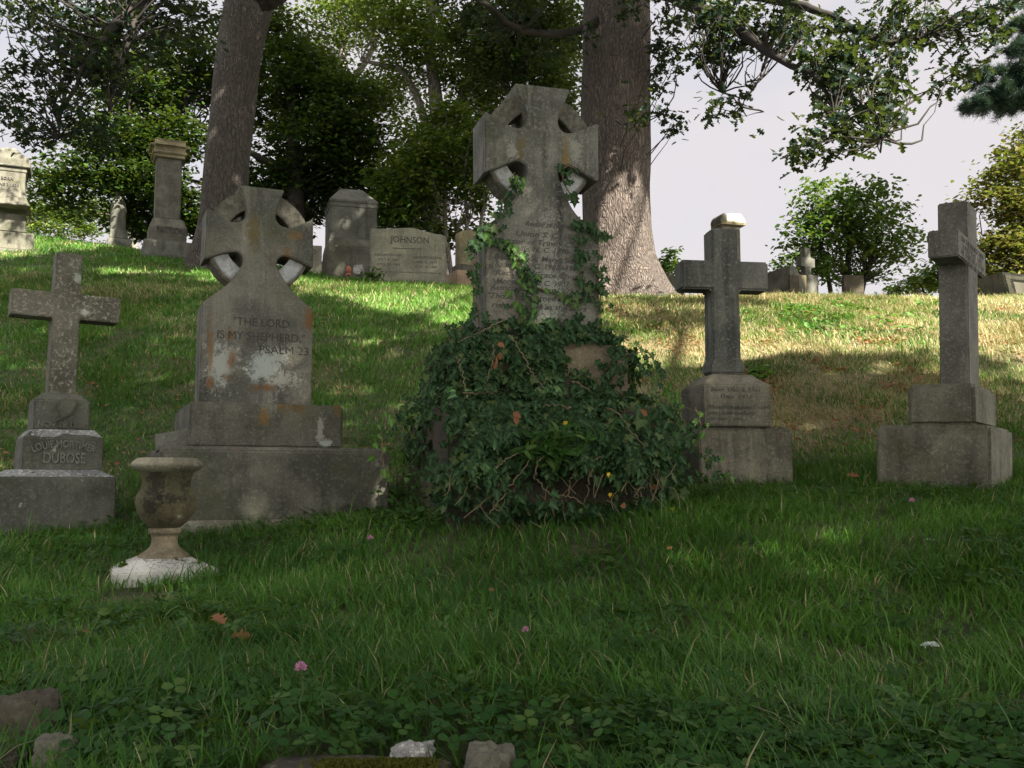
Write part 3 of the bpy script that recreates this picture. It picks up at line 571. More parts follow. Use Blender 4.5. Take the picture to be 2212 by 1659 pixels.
make_tree('shrub','small leafy shrub just right of the big trunk foot','shrub',b,[([b]+pl([(1440,600),(1442,555)],19),[.03,.02,.01],dict(k=8,rough=.03,rows=12))],M_barkd,[E(1440,580,19,18,26,420,.35),E(1432,610,19,22,18,260,.35),E(1446,552,19,10,12,90,.2)],M_young,LEAF,.10,clump=.10,per=14,nbr=20,branch_r=.01)
b=at(872,600,17.8); b[2]=H(b[0],b[1])-.05; 
b2=at(803,598,17.3); b2[2]=H(b2[0],b2[1])
make_tree('shrub','tiny dark leafy plant at the lower left corner of the name stone','shrub',b2,[([b2,b2+np.array([.0,0,.15]),b2+np.array([.02,0,.3])],[.012,.01,.006],dict(k=6,rough=.03,rows=8))],M_barkd,[(b2+np.array([.02,0,.17]),(.13,.1,.14),170)],M_young,LEAF,.06,clump=.05,per=14,nbr=10,branch_r=.006)
# pine reaching in at the top right
b=at(2620,700,20); b[2]=H(b[0],b[1])-.3
T=[([b]+pl([(2600,400),(2580,100),(2570,-300)],20),[.34,.28,.22,.1],dict(k=14,rough=.04,rows=30,flare=.2))]
def pine_tree():
    base=b; e=empty('pine_tree',tuple(base),0,'dark blue green pine bough reaching in from the upper right edge','tree')
    V,Fc=trunk_mesh(np.array(T[0][0])-base,T[0][1],**T[0][2]); link('trunk',big_mesh('trunk',V,Fc,None,True),M_barkd,e)
    P=[];D=[];parts=[]
    bs=[((2590,60),(2160,112)),((2590,120),(2105,165)),((2590,200),(2085,228)),((2590,150),(2140,195)),((2590,20),(2180,60)),((2590,-40),(2200,0)),((2590,240),(2200,215)),((2585,-120),(2250,-60))]
    for (a0,a1) in bs:
        A=at(a0[0],a0[1],20); Bq=at(a1[0],a1[1],19); q=bend(A,Bq,.03,14); parts.append(tube(q-base,np.linspace(.05,.012,14),5))
        for i in range(150):
            t=.25+.75*RS.rand(); p=A+(Bq-A)*t; s=RS.normal(0,1,3)*np.array([.35,.6,.12])*(1.15-t*.7); tw=p+s*.9; parts.append(tube(np.array([p,tw])-base,[.008,.004],3))
            for kk in range(5):
                c=p+(tw-p)*(.5+.5*RS.rand()); d0=nrm((tw-p)[None])[0]+np.array([-.4,0,.1]); m_=34
                P.append(c+RS.normal(0,.03,(m_,3))); D.append(d0+RS.normal(0,.65,(m_,3)))
    P=np.vstack(P);D=np.vstack(D); nt_=(np.array([(-.012,0,0),(.012,0,0),(.004,1,0),(-.004,1,0)]),np.array([[0,1,2,3]]))
    nt2=(nt_[0]*np.array([2.6,1,1]),nt_[1])
    link('needles',scatter('needles',nt2,P-base,basis(D,RS.normal(0,1,D.shape)),.13*(.7+.6*RS.rand(len(P)))),M_pine,e)
    V,Fc=join([p for p in parts if p[0].shape[1]==3]); link('branches',big_mesh('branches',V,Fc,None,True),M_barkd,e)
pine_tree()
# --- unseen leaves overhead, placed by a mask to throw chosen shade on stones and lawn
def canopy():
    base=np.array([5.5,-7.5,-1.2]); e=empty('oak_tree',tuple(base),0,'unseen oak behind the viewpoint, its leaves placed to shade the near stones','tree')  # out of view; trunk and limbs added to carry the shade-casting leaves
    n=215000; X=RS.uniform(-9.5,9.5,n); Yg=RS.uniform(-2.5,50,n); Z=H(X,Yg,False)
    D=Yg*CT+Z*ST; D=np.maximum(D,.5); px=CX+F*X/D; py=CY-F*(Z*CT-Yg*ST)/D
    yb=np.interp(px,[0,300,440,680,760,1010,1300,1460,1620,1720,1930,2110,2212,2600],[588,592,604,640,664,712,792,805,775,765,770,850,872,880])
    yt=np.interp(px,[-300,0,440,600,700,990,1250,1300,1400,3000],[552,550,560,570,600,600,604,560,100,100])
    nz=(fbm(X*1.2,Yg*1.2,3)-.5)*30
    near=Yg<7
    d=np.where(py+nz>yb,1.0,0.0); d=np.where(near,1,d)
    part=(px>1900)&(py>765)&(py<850)&~near; d=np.where(part,np.maximum(d,.30),d)
    up=(py<yt)&~near; d=np.where(up,.6,d); d=np.where((Yg>17)&(px<1300),.92,d); X=np.where(Yg>30,X*1.5,X); d=np.where((Yg>16.8)&(px>=1300),.4,d)
    # gaps between clumps of leaves
    cl=fbm(X*1.9+20,Yg*1.5+8,2); d=d*np.where(d>.9,np.clip(1.35-1.5*np.clip(cl-.62,0,1)*4,.62,1),np.clip((.685-cl)*7,0,1)*np.where(Yg>32,.42,1))
    d=np.where((Yg>24)&(px>1150),0,d)
    for (gx,gy,r) in GAPS: d=d*(1-np.exp(-((px-gx)/r)**2-((py-gy)/(r*.5))**2)*.9*(Yg<14))
    k=RS.rand(n)<d; X,Yg,Z=X[k],Yg[k],Z[k]; n=len(X); hgt=RS.uniform(7.5,11.5,n); hgt=np.where(Yg>14,hgt+1.0,hgt); hgt=np.maximum(hgt,(.62*Yg-2.0)/1.64+RS.uniform(1,3.5,n))
    P=np.stack([X,Yg,Z],1)+SUN[None]*(hgt/SUN[2])[:,None]; 
    a=RS.rand(n)*6.28; nn=np.stack([RS.normal(0,.6,n),RS.normal(0,.6,n),np.ones(n)],1); tip=np.stack([np.cos(a),np.sin(a),RS.normal(-.2,.3,n)],1)
    link('crown',scatter('crown',LEAF,P-base,basis(tip,nn),np.where(Yg>30,.42,.31)*(.6+.8*RS.rand(n))),M_oak,e)
    tp=np.array([[0,0,0],[.1,.2,2],[0,.3,4],[.3,0,6.5],[.6,-.2,9]]); V,Fc=trunk_mesh(tp,[.5,.42,.38,.3,.2],k=24,rows=40,flare=.3); link('trunk',big_mesh('trunk',V,Fc,None,True),M_bark,e)
    parts=[]
    for i in range(26):
        c=P[RS.randint(n)]-base; parts.append(tube(bend(tp[2+RS.randint(3)],c,.06,8),np.linspace(.11,.02,8),6))
    V,Fc=join(parts); link('branches',big_mesh('branches',V,Fc,None,True),M_bark,e)
GAPS=[(1500,1235,90),(1660,1212,120),(1850,1240,130),(1720,1330,60),(1180,1185,60),(1980,1330,70),(960,1250,45)]  # openings set where sun patches should fall on the lawn
canopy()
# ================================================================== NEAR MONUMENTS
def on(ob,mat): ob.data.materials.clear(); ob.data.materials.append(mat)
# --- leaning plain cross at the left edge
m=Mon('cross_headstone',128,6.0,1132,32,'lichen speckled plain stone cross on a stepped base at the left edge of the row','gravestone')
w,d,h,z0,z1,o=m.fit('base',-45,-12,250,1036,1150,M_dubb,d=.62,wash=None); d=.62; w,h=m.refit(-12,250,1080,d); z1=m.z(-12,1031,d); bpy.data.objects.remove(o)
zi=m.z(44,1014,d); m.box('base',w,d,z0-.3,zi,M_dubb,x=h,bevel=.006,wash=(w*.72,d*.72),washz=z1)
wb,db,hb,zb0,zb1,o=m.fit('name_block',20,48,223,944,1013,M_dubb); bpy.data.objects.remove(o)
db=min(db,.48); wb,hb=m.refit(48,223,980,db); zb1=m.z(48,944,db);  ztb=m.z(70,927,db*.7); m.box('name_block',wb,db,zi-.004,ztb,M_wash if False else M_dubb,x=hb,wash=(wb*.78,db*.78),washz=zb1)
o=m.box('weathered_wash',wb*.965,db*.965,zb1+.004,ztb+.001,M_wash,x=hb,bevel=.0,wash=(wb*.782,db*.782),washz=zb1+.006)
o2=m.box('weathered_wash',w*.97,d*.97,z1+.003,zi+.001,M_wash,x=h,bevel=0,wash=(w*.722,d*.722),washz=z1+.005)
wu,du,hu,zu0,zu1,o=m.fit('carved_block',57,72,194,862,928,M_dubb); bpy.data.objects.remove(o)
du=min(du,.36); wu,hu=m.refit(72,194,900,du); zu1=m.z(72,862,du); zut=m.z(98,846,du*.6); cb=m.box('carved_block',wu,du,ztb-.003,zut,M_dubb,x=hu,bevel=.008,wash=(wu*.60,du*.60),washz=zu1)
# carved cloth relief on the block front
bm=bmesh.new(); a=[]
for x,z in [(-.02,.245),(.075,.25),(.085,.20),(.05,.135),(.0,.095),(-.06,.075),(-.015,.115),(-.03,.17)]:
    a.append(bm.verts.new((hu+x,-du/2-.002,zu1-.20+z*.85)))
f=bm.faces.new(a); r_=bmesh.ops.extrude_face_region(bm,geom=[f]); 
for v in r_['geom']:
    if isinstance(v,bmesh.types.BMVert): v.co.y-=.03; v.co.x=v.co.x*.9+hu*.1
bm_obj('carved_relief',bm,M_dubb,cb,.008)
# the cross
dc=.17; cl,ct_=m.loc(96,844,dc),m.loc(160,844,dc); sw=.5*(ct_[0]-cl[0])*.94; sx=.5*(cl[0]+ct_[0])+.008
zt=m.z(146,546,dc); 
def crossshape(pts_r, sx): 
    return [(sx+x,z) for x,z in pts_r]+[(sx-x,z) for x,z in pts_r[::-1]]
za=m.z(240,641,dc); zb_=m.z(240,694,dc); za2=m.z(40,625,dc); 
ah=.5*(za+za2)+.0; al_=ah-.155
aw=.5*(m.loc(258,650,dc)[0]-m.loc(22,650,dc)[0]); tw=.5*(m.loc(174,560,dc)[0]-m.loc(114,560,dc)[0])*.96
pts=crossshape([(sw*1.0,zut-.01),(tw,al_),(aw,al_),(aw,ah),(tw*.97,ah),(tw*.97,zt)],sx)
cr=bm_obj('cross',extrude_outline(pts,-dc/2,dc/2),M_dub,m.e,.006); 
cr.data.materials.clear(); cr.data.materials.append(M_dub); cr.rotation_euler=(0,R(.6),0)
text_mesh('inscription','DUBOSE',.088,M_letr,m.e,hb+.005,-db/2-.001,zb0+(zb1-zb0)*.34,ext=.006,fit_w=wb*.52,offs=.0015)
text_mesh('inscription','LOUIE MORTIMER',.062,M_letr,m.e,hb,-db/2-.001,zb0+(zb1-zb0)*.80,ext=.005,arc=.46,fit_w=wb*.80,offs=.0008)
text_mesh('inscription','NOV 28 1888',.045,M_letr,m.e,hu,-du/2-.001,ztb+.03,ext=.004,fit_w=wu*.84)
# --- celtic crosses
def celtic(m, side_px, cx, ybot, dep, mat, ring_mat, rc, Rpx, rpx, ring_d, arms_y, xl_fix=None):
    """side_px: right edge of the front outline in pixels, top to bottom; mirrored about column centre"""
    ctr=m.loc(cx,side_px[0][1]+60,dep)[0]
    raw=[m.loc(px,py,dep) for px,py in side_px]; r=[(q[0]-ctr,q[2]) for q in raw]
    corner=[0,8,9,18]
    seg=crom(r[0:9],4)[:-1]+[r[8],r[9]]+crom(r[9:19],4)[1:]
    zb=ybot; seg=[p for p in seg]+[(r[18][0],zb)]
    out=[(ctr+x,z) for x,z in seg[::-1]]+[(ctr-x,z) for x,z in seg]
    slab=bm_obj('cross_slab',extrude_outline(out,-dep/2,dep/2),mat,m.e,.007)
    c=m.loc(rc[0],rc[1],ring_d); k=(m.o[1]/F); Ro,Ri=Rpx*k,rpx*k; n=72
    bm=bmesh.new(); rg=[]
    for rr,y in((Ro,-ring_d/2),(Ro,ring_d/2),(Ri,ring_d/2),(Ri,-ring_d/2)):
        rg.append([bm.verts.new((ctr+rr*math.cos(2*math.pi*i/n),y,c[2]+rr*math.sin(2*math.pi*i/n))) for i in range(n)])
    for q in range(4):
        A,B=rg[q],rg[(q+1)%4]
        for i in range(n): bm.faces.new((A[i],A[(i+1)%n],B[(i+1)%n],B[i]))
    o=bm_obj('ring',bm,ring_mat,m.e,.005); return ctr,slab,o,c[2],Ro,Ri
def ringmat(name, cz, Rr, cx=0.0):
    """ring: pale clean marble where the arms shelter it, dark weathered above"""
    m_,nt=mat_new(name); g=N(nt); co=g.n('ShaderNodeTexCoord').outputs['Object']; sp=nt.nodes.new('ShaderNodeSeparateXYZ'); g.set(sp.inputs[0],co)
    z=g.math('SUBTRACT',sp.outputs[2],cz); n=g.noise(co,9,8,.7)
    rr=nt.nodes.new('ShaderNodeVectorMath'); rr.operation='LENGTH'; g.set(rr.inputs[0],g.mapping(co,(1,0,1),(-cx,0,-cz)))
    low=g.ramp(g.math('ADD',g.math('MULTIPLY',z,-1.0),g.math('MULTIPLY',g.math('SUBTRACT',n,.5),.25)),.05*Rr/.35,.11*Rr/.35)
    rim=g.math('SUBTRACT',1.0,g.ramp(g.math('ADD',rr.outputs['Value'],g.math('MULTIPLY',n,.03)),Rr*.93,Rr*1.0))
    f=g.math('MULTIPLY',low,rim); n3=g.noise(co,30,6,.7)
    dark=g.mix(g.ramp(n3,.35,.65),(.07,.068,.05),(.17,.155,.12)); lite=g.mix(g.ramp(n3,.40,.68),(.50,.52,.52),(.27,.27,.25))
    col=g.mix(f,dark,lite); b=g.n('ShaderNodeBump',Strength=.4,Distance=.005,Height=n3)
    g.out(g.n('ShaderNodeBsdfPrincipled',Base__Color=col,Roughness=.85,Normal=b.outputs[0])); return m_
mL=Mon('celtic_cross_monument',566,6.4,1132,24,'ringed celtic cross slab with a psalm line and white bleached patches, urn before it','gravestone','celtic cross monuments in the near row')
w,d,h,z0,z1,o=mL.fit('lower_step',282,344,841,971,1165,M_step); bpy.data.objects.remove(o)
dS=min(d,1.35); w,h=mL.refit(344,841,1040,dS); z1=mL.z(344,971,dS); ls=mL.box('lower_step',w,dS,z0,z1+.025,M_step,x=h,bevel=.01,wash=(w*.95,dS*.94),washz=z1)
mL.box('footing',w*1.0+.06,dS+.08,z0-.3,mL.z(700,1121,dS+.1),M_pale,x=h,bevel=.012)
wu,du,hu,zu0,zu1,o=mL.fit('upper_step',371,408,741,866,966,M_step); bpy.data.objects.remove(o)
du=min(du,.95); wu,hu=mL.refit(408,741,920,du); zu1=mL.z(408,866,du); us_=mL.box('upper_step',wu,du,z1+.024,zu1,M_step,x=hu,bevel=.012)
sp=[(615.4,410.8),(605.5,432.7),(597.5,457.9),(597.2,474),(607.7,487.4),(627.4,491.8),(640,489),(653.7,483),(676.6,473.2),(676.6,579.3),(647,564),(620.8,554),(607.7,554),(599,563),(599,577),(610,597),(627.4,623),(651.5,647),(676.6,670)]
dl=.27
M_cel2=stone('celtic_slab_face',(.075,.078,.072),(.205,.196,.178),ochre=.55,white=.05,streak=.75,speck=.5,green=.4)
ctr,slab,ring,rz_,Ro,Ri=celtic(mL,sp,564.5,zu1-.004,dl,M_cel2,M_ringd,(562,522),113,73,.17,None)
pf=lambda px,py:mL.loc(px,py,dl)
def blob(px,py,rx,ry,c,ed):
    q=pf(px,py); k=6.2/F; return (q[0],-dl/2,q[2],(rx*k,.12,ry*k),c,ed)
M_cel3=stone('celtic_slab_stained',(.075,.078,.072),(.205,.196,.178),ochre=.35,white=.02,streak=.9,speck=.22,green=.45,blobs=[blob(478,790,34,56,(.42,.44,.44),1.5),blob(575,792,46,42,(.47,.53,.55),.9),blob(612,820,42,32,(.44,.43,.41),1.5),blob(600,770,30,20,(.40,.42,.42),1.2),
 blob(497,722,8,20,(.19,.085,.02),1.5),blob(500,782,9,20,(.19,.085,.02),2.0),blob(497,815,16,9,(.19,.085,.02),1.8),blob(455,826,9,14,(.18,.08,.02),1.3),blob(455,745,6,60,(.20,.10,.02),1.5),blob(668,690,11,34,(.18,.08,.02),1.5),blob(575,838,26,8,(.17,.08,.02),2.2),blob(620,560,8,22,(.17,.08,.02),1.7),blob(640,510,18,12,(.15,.09,.03),1.6),blob(548,500,16,46,(.13,.10,.035),1.4)])
on(slab,M_cel3); on(ring,ringmat('marble_ring_left',rz_,Ro,ctr))
for body,px,py,wpx,sz in(('"THE LORD',565,698,112,.074),('IS MY SHEPHERD."',565,728,174,.074),('PSALM 23',614,758,100,.074)):
    q=pf(px,py); k=6.25/F; text_mesh('inscription',body,sz,M_let,slab,q[0],-dl/2-.0005,q[2],fit_w=wpx*k/.93,ext=.0008)
# broken stone chunk lying behind the left end of the lower step
def rock(name, loc, sc, mat, label, cat, seed, sub=5, rough=.35, parent=None, flat_=None, group=None, rz=0):
    bm=bmesh.new(); bmesh.ops.create_icosphere(bm,subdivisions=sub,radius=1)
    for v in bm.verts:
        p=v.co.copy(); q=p*1.1+Vector((seed*3.1,seed*1.7,seed)); n=mnoise.noise(q)*rough+mnoise.noise(q*2.7)*rough*.5+mnoise.noise(q*7)*rough*.25+mnoise.noise(q*16)*rough*.12-abs(mnoise.noise(q*3.7+Vector((4,4,4))))*rough*.5
        # facets
        f=max(abs(p.x),abs(p.y),abs(p.z)); v.co=p*(1+n)*(1/(f**.55))*.86
        v.co.x*=sc[0]; v.co.y*=sc[1]; v.co.z*=sc[2]
        if flat_ and v.co.z>sc[2]*flat_: v.co.z=sc[2]*flat_+(v.co.z-sc[2]*flat_)*.15
    o=bm_obj(name,bm,mat,parent,0,True,loc=loc); o.rotation_euler=(0,0,rz)
    if not parent: tag(o,label,cat,group)
    return o
p=at(345,967,6.75); 
bm=bmesh.new(); vs=[bm.verts.new(v) for v in [(-.135,-.10,-.02),(.13,-.12,.0),(.15,.1,.0),(-.12,.12,-.02),(-.13,-.09,.075),(.115,-.10,.105),(.12,.09,.10),(-.09,.1,.08)]]
for f in((0,3,2,1),(4,5,6,7),(0,1,5,4),(1,2,6,5),(2,3,7,6),(3,0,4,7)): bm.faces.new([vs[i] for i in f])
bmesh.ops.subdivide_edges(bm,edges=bm.edges[:],cuts=4,use_grid_fill=True)
for v in bm.verts: v.co+=Vector(mnoise.noise_vector(v.co*14))*.012
q=mL.loc(352,966,dS*.75); o=bm_obj('stone_chunk',bm,M_gray,None,0,False)
c0=mL.o+mL.f*(h-w/2+.12)+mL.s*(-dS/2+.28); o.location=(c0[0],c0[1],mL.o[2]+z1+.03); o.rotation_euler=(0,R(-6),mL.a)
tag(o,'broken wedge of dark stone lying on the left end of the long lower step','stone')
# small lichen rosette on the upper step
ub=lambda px,py,rx,ry,c,ed:(mL.loc(px,py,du)[0],-du/2,mL.loc(px,py,du)[2],(rx*6.1/F,.12,ry*6.1/F),c,ed)
on(us_,stone('upper_step_stained',(.065,.066,.056),(.165,.16,.14),ochre=.3,white=.05,streak=.7,green=.5,speck=.3,blobs=[ub(640,880,20,14,(.13,.08,.025),1.2),ub(610,880,12,16,(.13,.08,.025),1.2),ub(570,900,14,18,(.20,.11,.02),1.2),ub(692,930,8,30,(.36,.35,.33),1.4),ub(702,957,16,10,(.46,.50,.50),.7),ub(730,880,12,22,(.17,.10,.03),1.2)]))
# --- ivy covered monument
mC=Mon('celtic_cross_monument',1172,6.3,1120,16,'tallest ringed celtic cross, its engraved slab and steps overgrown with ivy','gravestone','celtic cross monuments in the near row')
wc,dcb,hc,zc0,zc1,o=mC.fit('lower_step',868,968,1432,876,1150,M_tan); bpy.data.objects.remove(o)
dcb=min(dcb,1.25); wc,hc=mC.refit(968,1432,1000,dcb); zc1=mC.z(968,876,dcb); mC.box('lower_step',wc,dcb,zc0-.3,zc1+.03,M_slabr,x=hc,bevel=.012,wash=(wc*.95,dcb*.94),washz=zc1)  # dark stone stands in for the shade in the ivy's hollows
wv,dv,hv,zv0,zv1,o=mC.fit('upper_step',985,1022,1359,733,868,M_tan); bpy.data.objects.remove(o)
dv=min(dv,.72); wv,hv=mC.refit(1022,1359,800,dv); zv1=mC.z(1022,733,dv); mC.box('upper_step',wv,dv,zc1+.028,zv1,M_tan,x=hv,bevel=.012)
spc=[(1231.3,193),(1225.6,209.9),(1213.4,236),(1206,260.5),(1209.7,275.5),(1220.9,285.8),(1235.9,286.8),(1260,279),(1293,265.2),(1293,392.7),(1267.8,378.6),(1239.7,361.8),(1224.7,357),(1211,362),(1206,374),(1210,390),(1221,418),(1245,462),(1294,505.5)]
dlc=.33
ctrc,slabc,ringc,rzc,Roc,Ric=celtic(mC,spc,1172.5,zv1-.004,dlc,M_cen,M_ringd,(1166,322),128,86,.19,None)
k=6.15/F; blc=lambda px,py,rx,ry,c,ed:(mC.loc(px,py,dlc)[0],-dlc/2,mC.loc(px,py,dlc)[2],(rx*k,.14,ry*k),c,ed)
on(slabc,stone('ivy_slab_stained',(.078,.080,.075),(.215,.212,.198),ochre=.3,white=.02,streak=1.0,speck=.35,green=.5,blobs=[blc(1222,335,11,34,(.20,.13,.03),1.5),blc(1126,320,9,36,(.15,.11,.04),1.6),blc(1245,325,14,26,(.30,.31,.28),2.0),blc(1106,325,10,20,(.30,.31,.28),2.0),blc(1190,640,40,60,(.34,.355,.34),1.6),blc(1185,520,20,60,(.30,.31,.29),2.2),blc(1080,630,34,70,(.26,.23,.20),1.5)]))
on(ringc,ringmat('marble_ring_centre',rzc,Roc,ctrc))
for body,px,py,wpx in(('Rector of Nativity',1188,487,110),('Union S. C. 1885-',1188,509,150),('Rector of Trinity Church',1178,526,206),('Asheville, N. C. 1890- 1903',1176,541,196),('Rector of St. Marys School',1168,560,204),('Raleigh, N. C. 1903 -1907',1162,576,190),('Rector of Grace Church',1168,594,196),('Morganton N. C. 1907',1150,611,160),('Associate Missions 1909 - 10',1165,626,214),('"Those that turned many to',1160,644,214),('righteousness as the stars',1165,663,206)):
    q=mC.loc(px,py,dlc); text_mesh('inscription',body,.048,M_letf,slabc,q[0],-dlc/2-.0005,q[2],fit_w=wpx*k/.95,ext=.0008,shear=.25,offs=.0008)
# --- small plain cross
mS=Mon('cross_headstone',1575,6.6,1070,8,'blue grey plain cross on an engraved block, just right of the ivy mound','gravestone')
ws,ds,hs,zs0,zs1,o=mS.fit('base',1468,1508,1713,931,1100,M_sbase); bpy.data.objects.remove(o)
ds=min(ds,.62); ws,hs=mS.refit(1512,1713,1000,ds); zs1=mS.z(1512,931,ds); zst=mS.z(1590,921,ds*.8); mS.box('base',ws,ds,zs0-.2,zst,M_sbase,x=hs,bevel=.008,wash=(ws*.84,ds*.84),washz=zs1)
wk,dk,hk,zk0,zk1,o=mS.fit('inscribed_block',1465,1519,1667,830,918,M_sbase); bpy.data.objects.remove(o)
dk=min(dk,.5); wk,hk=mS.refit(1519,1667,870,dk); zk1=mS.z(1519,830,dk); zkt=mS.z(1575,808,dk*.6); ib=mS.box('inscribed_block',wk,dk,zst-.003,zkt,M_sbase,x=hk,bevel=.008,wash=(wk*.60,dk*.60),washz=zk1)
ds_=.17; L=lambda px,py:mS.loc(px,py,ds_)
x0,x1=L(1539,700)[0],L(1600,700)[0]; sxm=(x0+x1)/2; s_=(x1-x0)/2; fz0=L(1570,807)[2]; fz1=L(1570,788)[2]; fz2=L(1570,774)[2]
az1=L(1629,565)[2]; az0=L(1629,627)[2]; at_=L(1566,493)[2]; ax0=L(1473,600)[0]; ax1=L(1660,600)[0]; aw_=(ax1-ax0)/2
pts=crossshape([(s_*1.22,fz0),(s_*1.22,fz1),(s_*1.0,fz2),(s_*.97,az0),(aw_,az0),(aw_,az1),(s_*.93,az1),(s_*.93,at_)],sxm)
scx=bm_obj('cross',extrude_outline(pts,-ds_/2,ds_/2),M_small,mS.e,.012,seg=3)
for body,px,py,wpx,sz in(('Born  Dec. 6, 1861',1590,842,110,.036),('Died  1913',1590,857,70,.036),('Whoso putteth his trust in the Lord',1595,879,136,.04),('mercy embraceth him',1580,892,108,.04),('on every side',1568,904,72,.04)):
    q=mS.loc(px,py,dk); text_mesh('inscription',body,sz,M_letf,ib,q[0],-dk/2-.0005,q[2],fit_w=wpx*6.4/F,ext=.0008,shear=.1)
# --- right cross turned sideways
mR=Mon('cross_headstone',2050,6.45,1066,-36,'tall plain cross turned sideways on two blocks at the right of the row','gravestone',tilt=(0,1.6))
wr,dr,hr,zr0,zr1,o=mR.fit('base',1890,2138,2190,914,1090,M_rbase); bpy.data.objects.remove(o)
dr=np.clip(dr,.3,.75); wr,hr=mR.refit(1890,2138,990,dr); zr1=mR.z(2138,914,dr); zrb=mR.z(2138,1057,dr); print('RIGHT',wr,dr,hr)
mR.box('base',wr,dr,zrb-.25,zr1,M_rbase,x=hr,bevel=.02)
wq,dq,hq,zq0,zq1,o=mR.fit('block',1953,2100,2155,824,911,M_rbase); bpy.data.objects.remove(o); dq=np.clip(dq,.3,.7); wq,hq=mR.refit(1953,2100,870,dq); zq1=mR.z(2100,824,dq); print(wq,dq,hq)
mR.box('block',wq,dq,zr1-.004,zq1,M_rbase,x=hq,bevel=.025)
wx,dx_,hx,zx0,zx1,o=mR.fit('shaft',2012,2076,2101,435,821,M_right); bpy.data.objects.remove(o); dx_=np.clip(dx_,.12,.3); print(wx,dx_,hx)
wa,da,ha,za0,za1,o=mR.fit('arm',1995,2056,2119,491,566,M_right); bpy.data.objects.remove(o); print(wa,da,ha)
da=float(np.clip(da,.4,.85)); yarm=np.array([(-1,1,1,-1)])
# outline in the local y-z plane, thickness along x
hy=dx_/2; ay=da/2; z_a0=mR.z(2075,569,dx_); z_a1=mR.z(2056,492,da)
pts=[(hy,zq1-.01),(hy,z_a0),(ay,z_a0),(ay,z_a1),(hy,z_a1),(hy,mR.z(2077,432,dx_)),(-hy,mR.z(2077,432,dx_)),(-hy,z_a1),(-ay,z_a1),(-ay,z_a0),(-hy,z_a0),(-hy,zq1-.01)]
bm=extrude_outline(pts,-wx/2,wx/2)
for v in bm.verts: v.co=Vector((hx+v.co.y,v.co.x,v.co.z))
rcx=bm_obj('cross',bm,M_right,mR.e,.008)
for i,(body) in enumerate(('I AM THE RESURRECTION','AND THE LIFE','HE THAT BELIEVETH','IN ME SHALL NEVER DIE')):
    o=text_mesh('inscription',body,.05,M_letf,rcx,0,0,0,fit_w=da*(.8-.1*(i%2)),ext=.0008); o.rotation_euler=(0,0,R(90)); o.location=(hx+wx/2+.001,0,z_a1-.05-.042*i)
tag(o,None)
mF=Mon('footing_stone',2240,6.25,1075,-30,'flat tan footing slab in the grass at the right edge beside the rotated cross','stone')
mF.box('slab',.55,.5,-.06,.03,M_tan,bevel=.01)
# --- garden urn
mU=Mon('garden_urn',352,5.0,1275,25,'mossy classical stone urn on a white pyramid plinth before the left celtic cross','urn')
k=5.0/F; zu=lambda py:mU.z(352,py)
def lathe(name,prof,mat,parent,n=64,rough=.0):
    bm=bmesh.new(); rings=[]
    for r,z in prof:
        if r<1e-5: rings.append([bm.verts.new((0,0,z))]*n); continue
        rings.append([bm.verts.new((r*math.cos(2*math.pi*i/n)*(1+rough*mnoise.noise(Vector((math.cos(i*2*math.pi/n)*2,math.sin(i*2*math.pi/n)*2,z*9)))),r*math.sin(2*math.pi*i/n)*(1+rough*mnoise.noise(Vector((math.cos(i*2*math.pi/n)*2+5,math.sin(i*2*math.pi/n)*2,z*9)))),z)) for i in range(n)])
    for A,B in zip(rings,rings[1:]):
        for i in range(n):
            f=[A[i],A[(i+1)%n],B[(i+1)%n],B[i]]; f=list(dict.fromkeys(f))
            if len(f)>2:
                try: bm.faces.new(f)
                except ValueError: pass
    return bm_obj(name,bm,mat,parent,0,True)
P_=lambda L_:crom([(r*k,zu(y)) for r,y in L_],4)
lathe('rim',P_([(56,1019),(66,1014),(73,1008),(74.5,1003),(71,998),(63,991),(60,989.5),(54,990),(51,996)]),M_rim,mU.e,rough=.02)
lathe('bowl',P_([(56,1017),(54,1024),(51,1034),(50,1046),(52,1056),(58,1066),(62,1078),(62,1090),(57,1108),(47,1124),(34,1137),(30,1140)])+P_([(50,1000),(44,1020),(40,1060),(20,1090),(0.1,1095)])[:0],M_urn,mU.e,rough=.015)
lathe('inner_bowl',P_([(53,993),(48,1010),(44,1040),(30,1070),(1,1080)]),M_urn,mU.e)
lathe('stem',P_([(30,1139),(34,1143),(34,1150),(31,1153),(27,1158),(26.5,1170),(30,1180),(40,1190),(50,1197),(54,1206),(53,1224)]),M_tan,mU.e,rough=.02)
pw,pd,ph=mU.wd(231,247,472,1246); pd=min(pd,pw); pw,ph=mU.refit(244,477,1246,pd); print('URN',pw,pd,ph); mU.box('plinth',pw,pd,mU.z(247,1300,pd),zu(1203),M_plinth,bevel=.006,wash=(104*k,104*k),washz=mU.z(247,1240,pd))
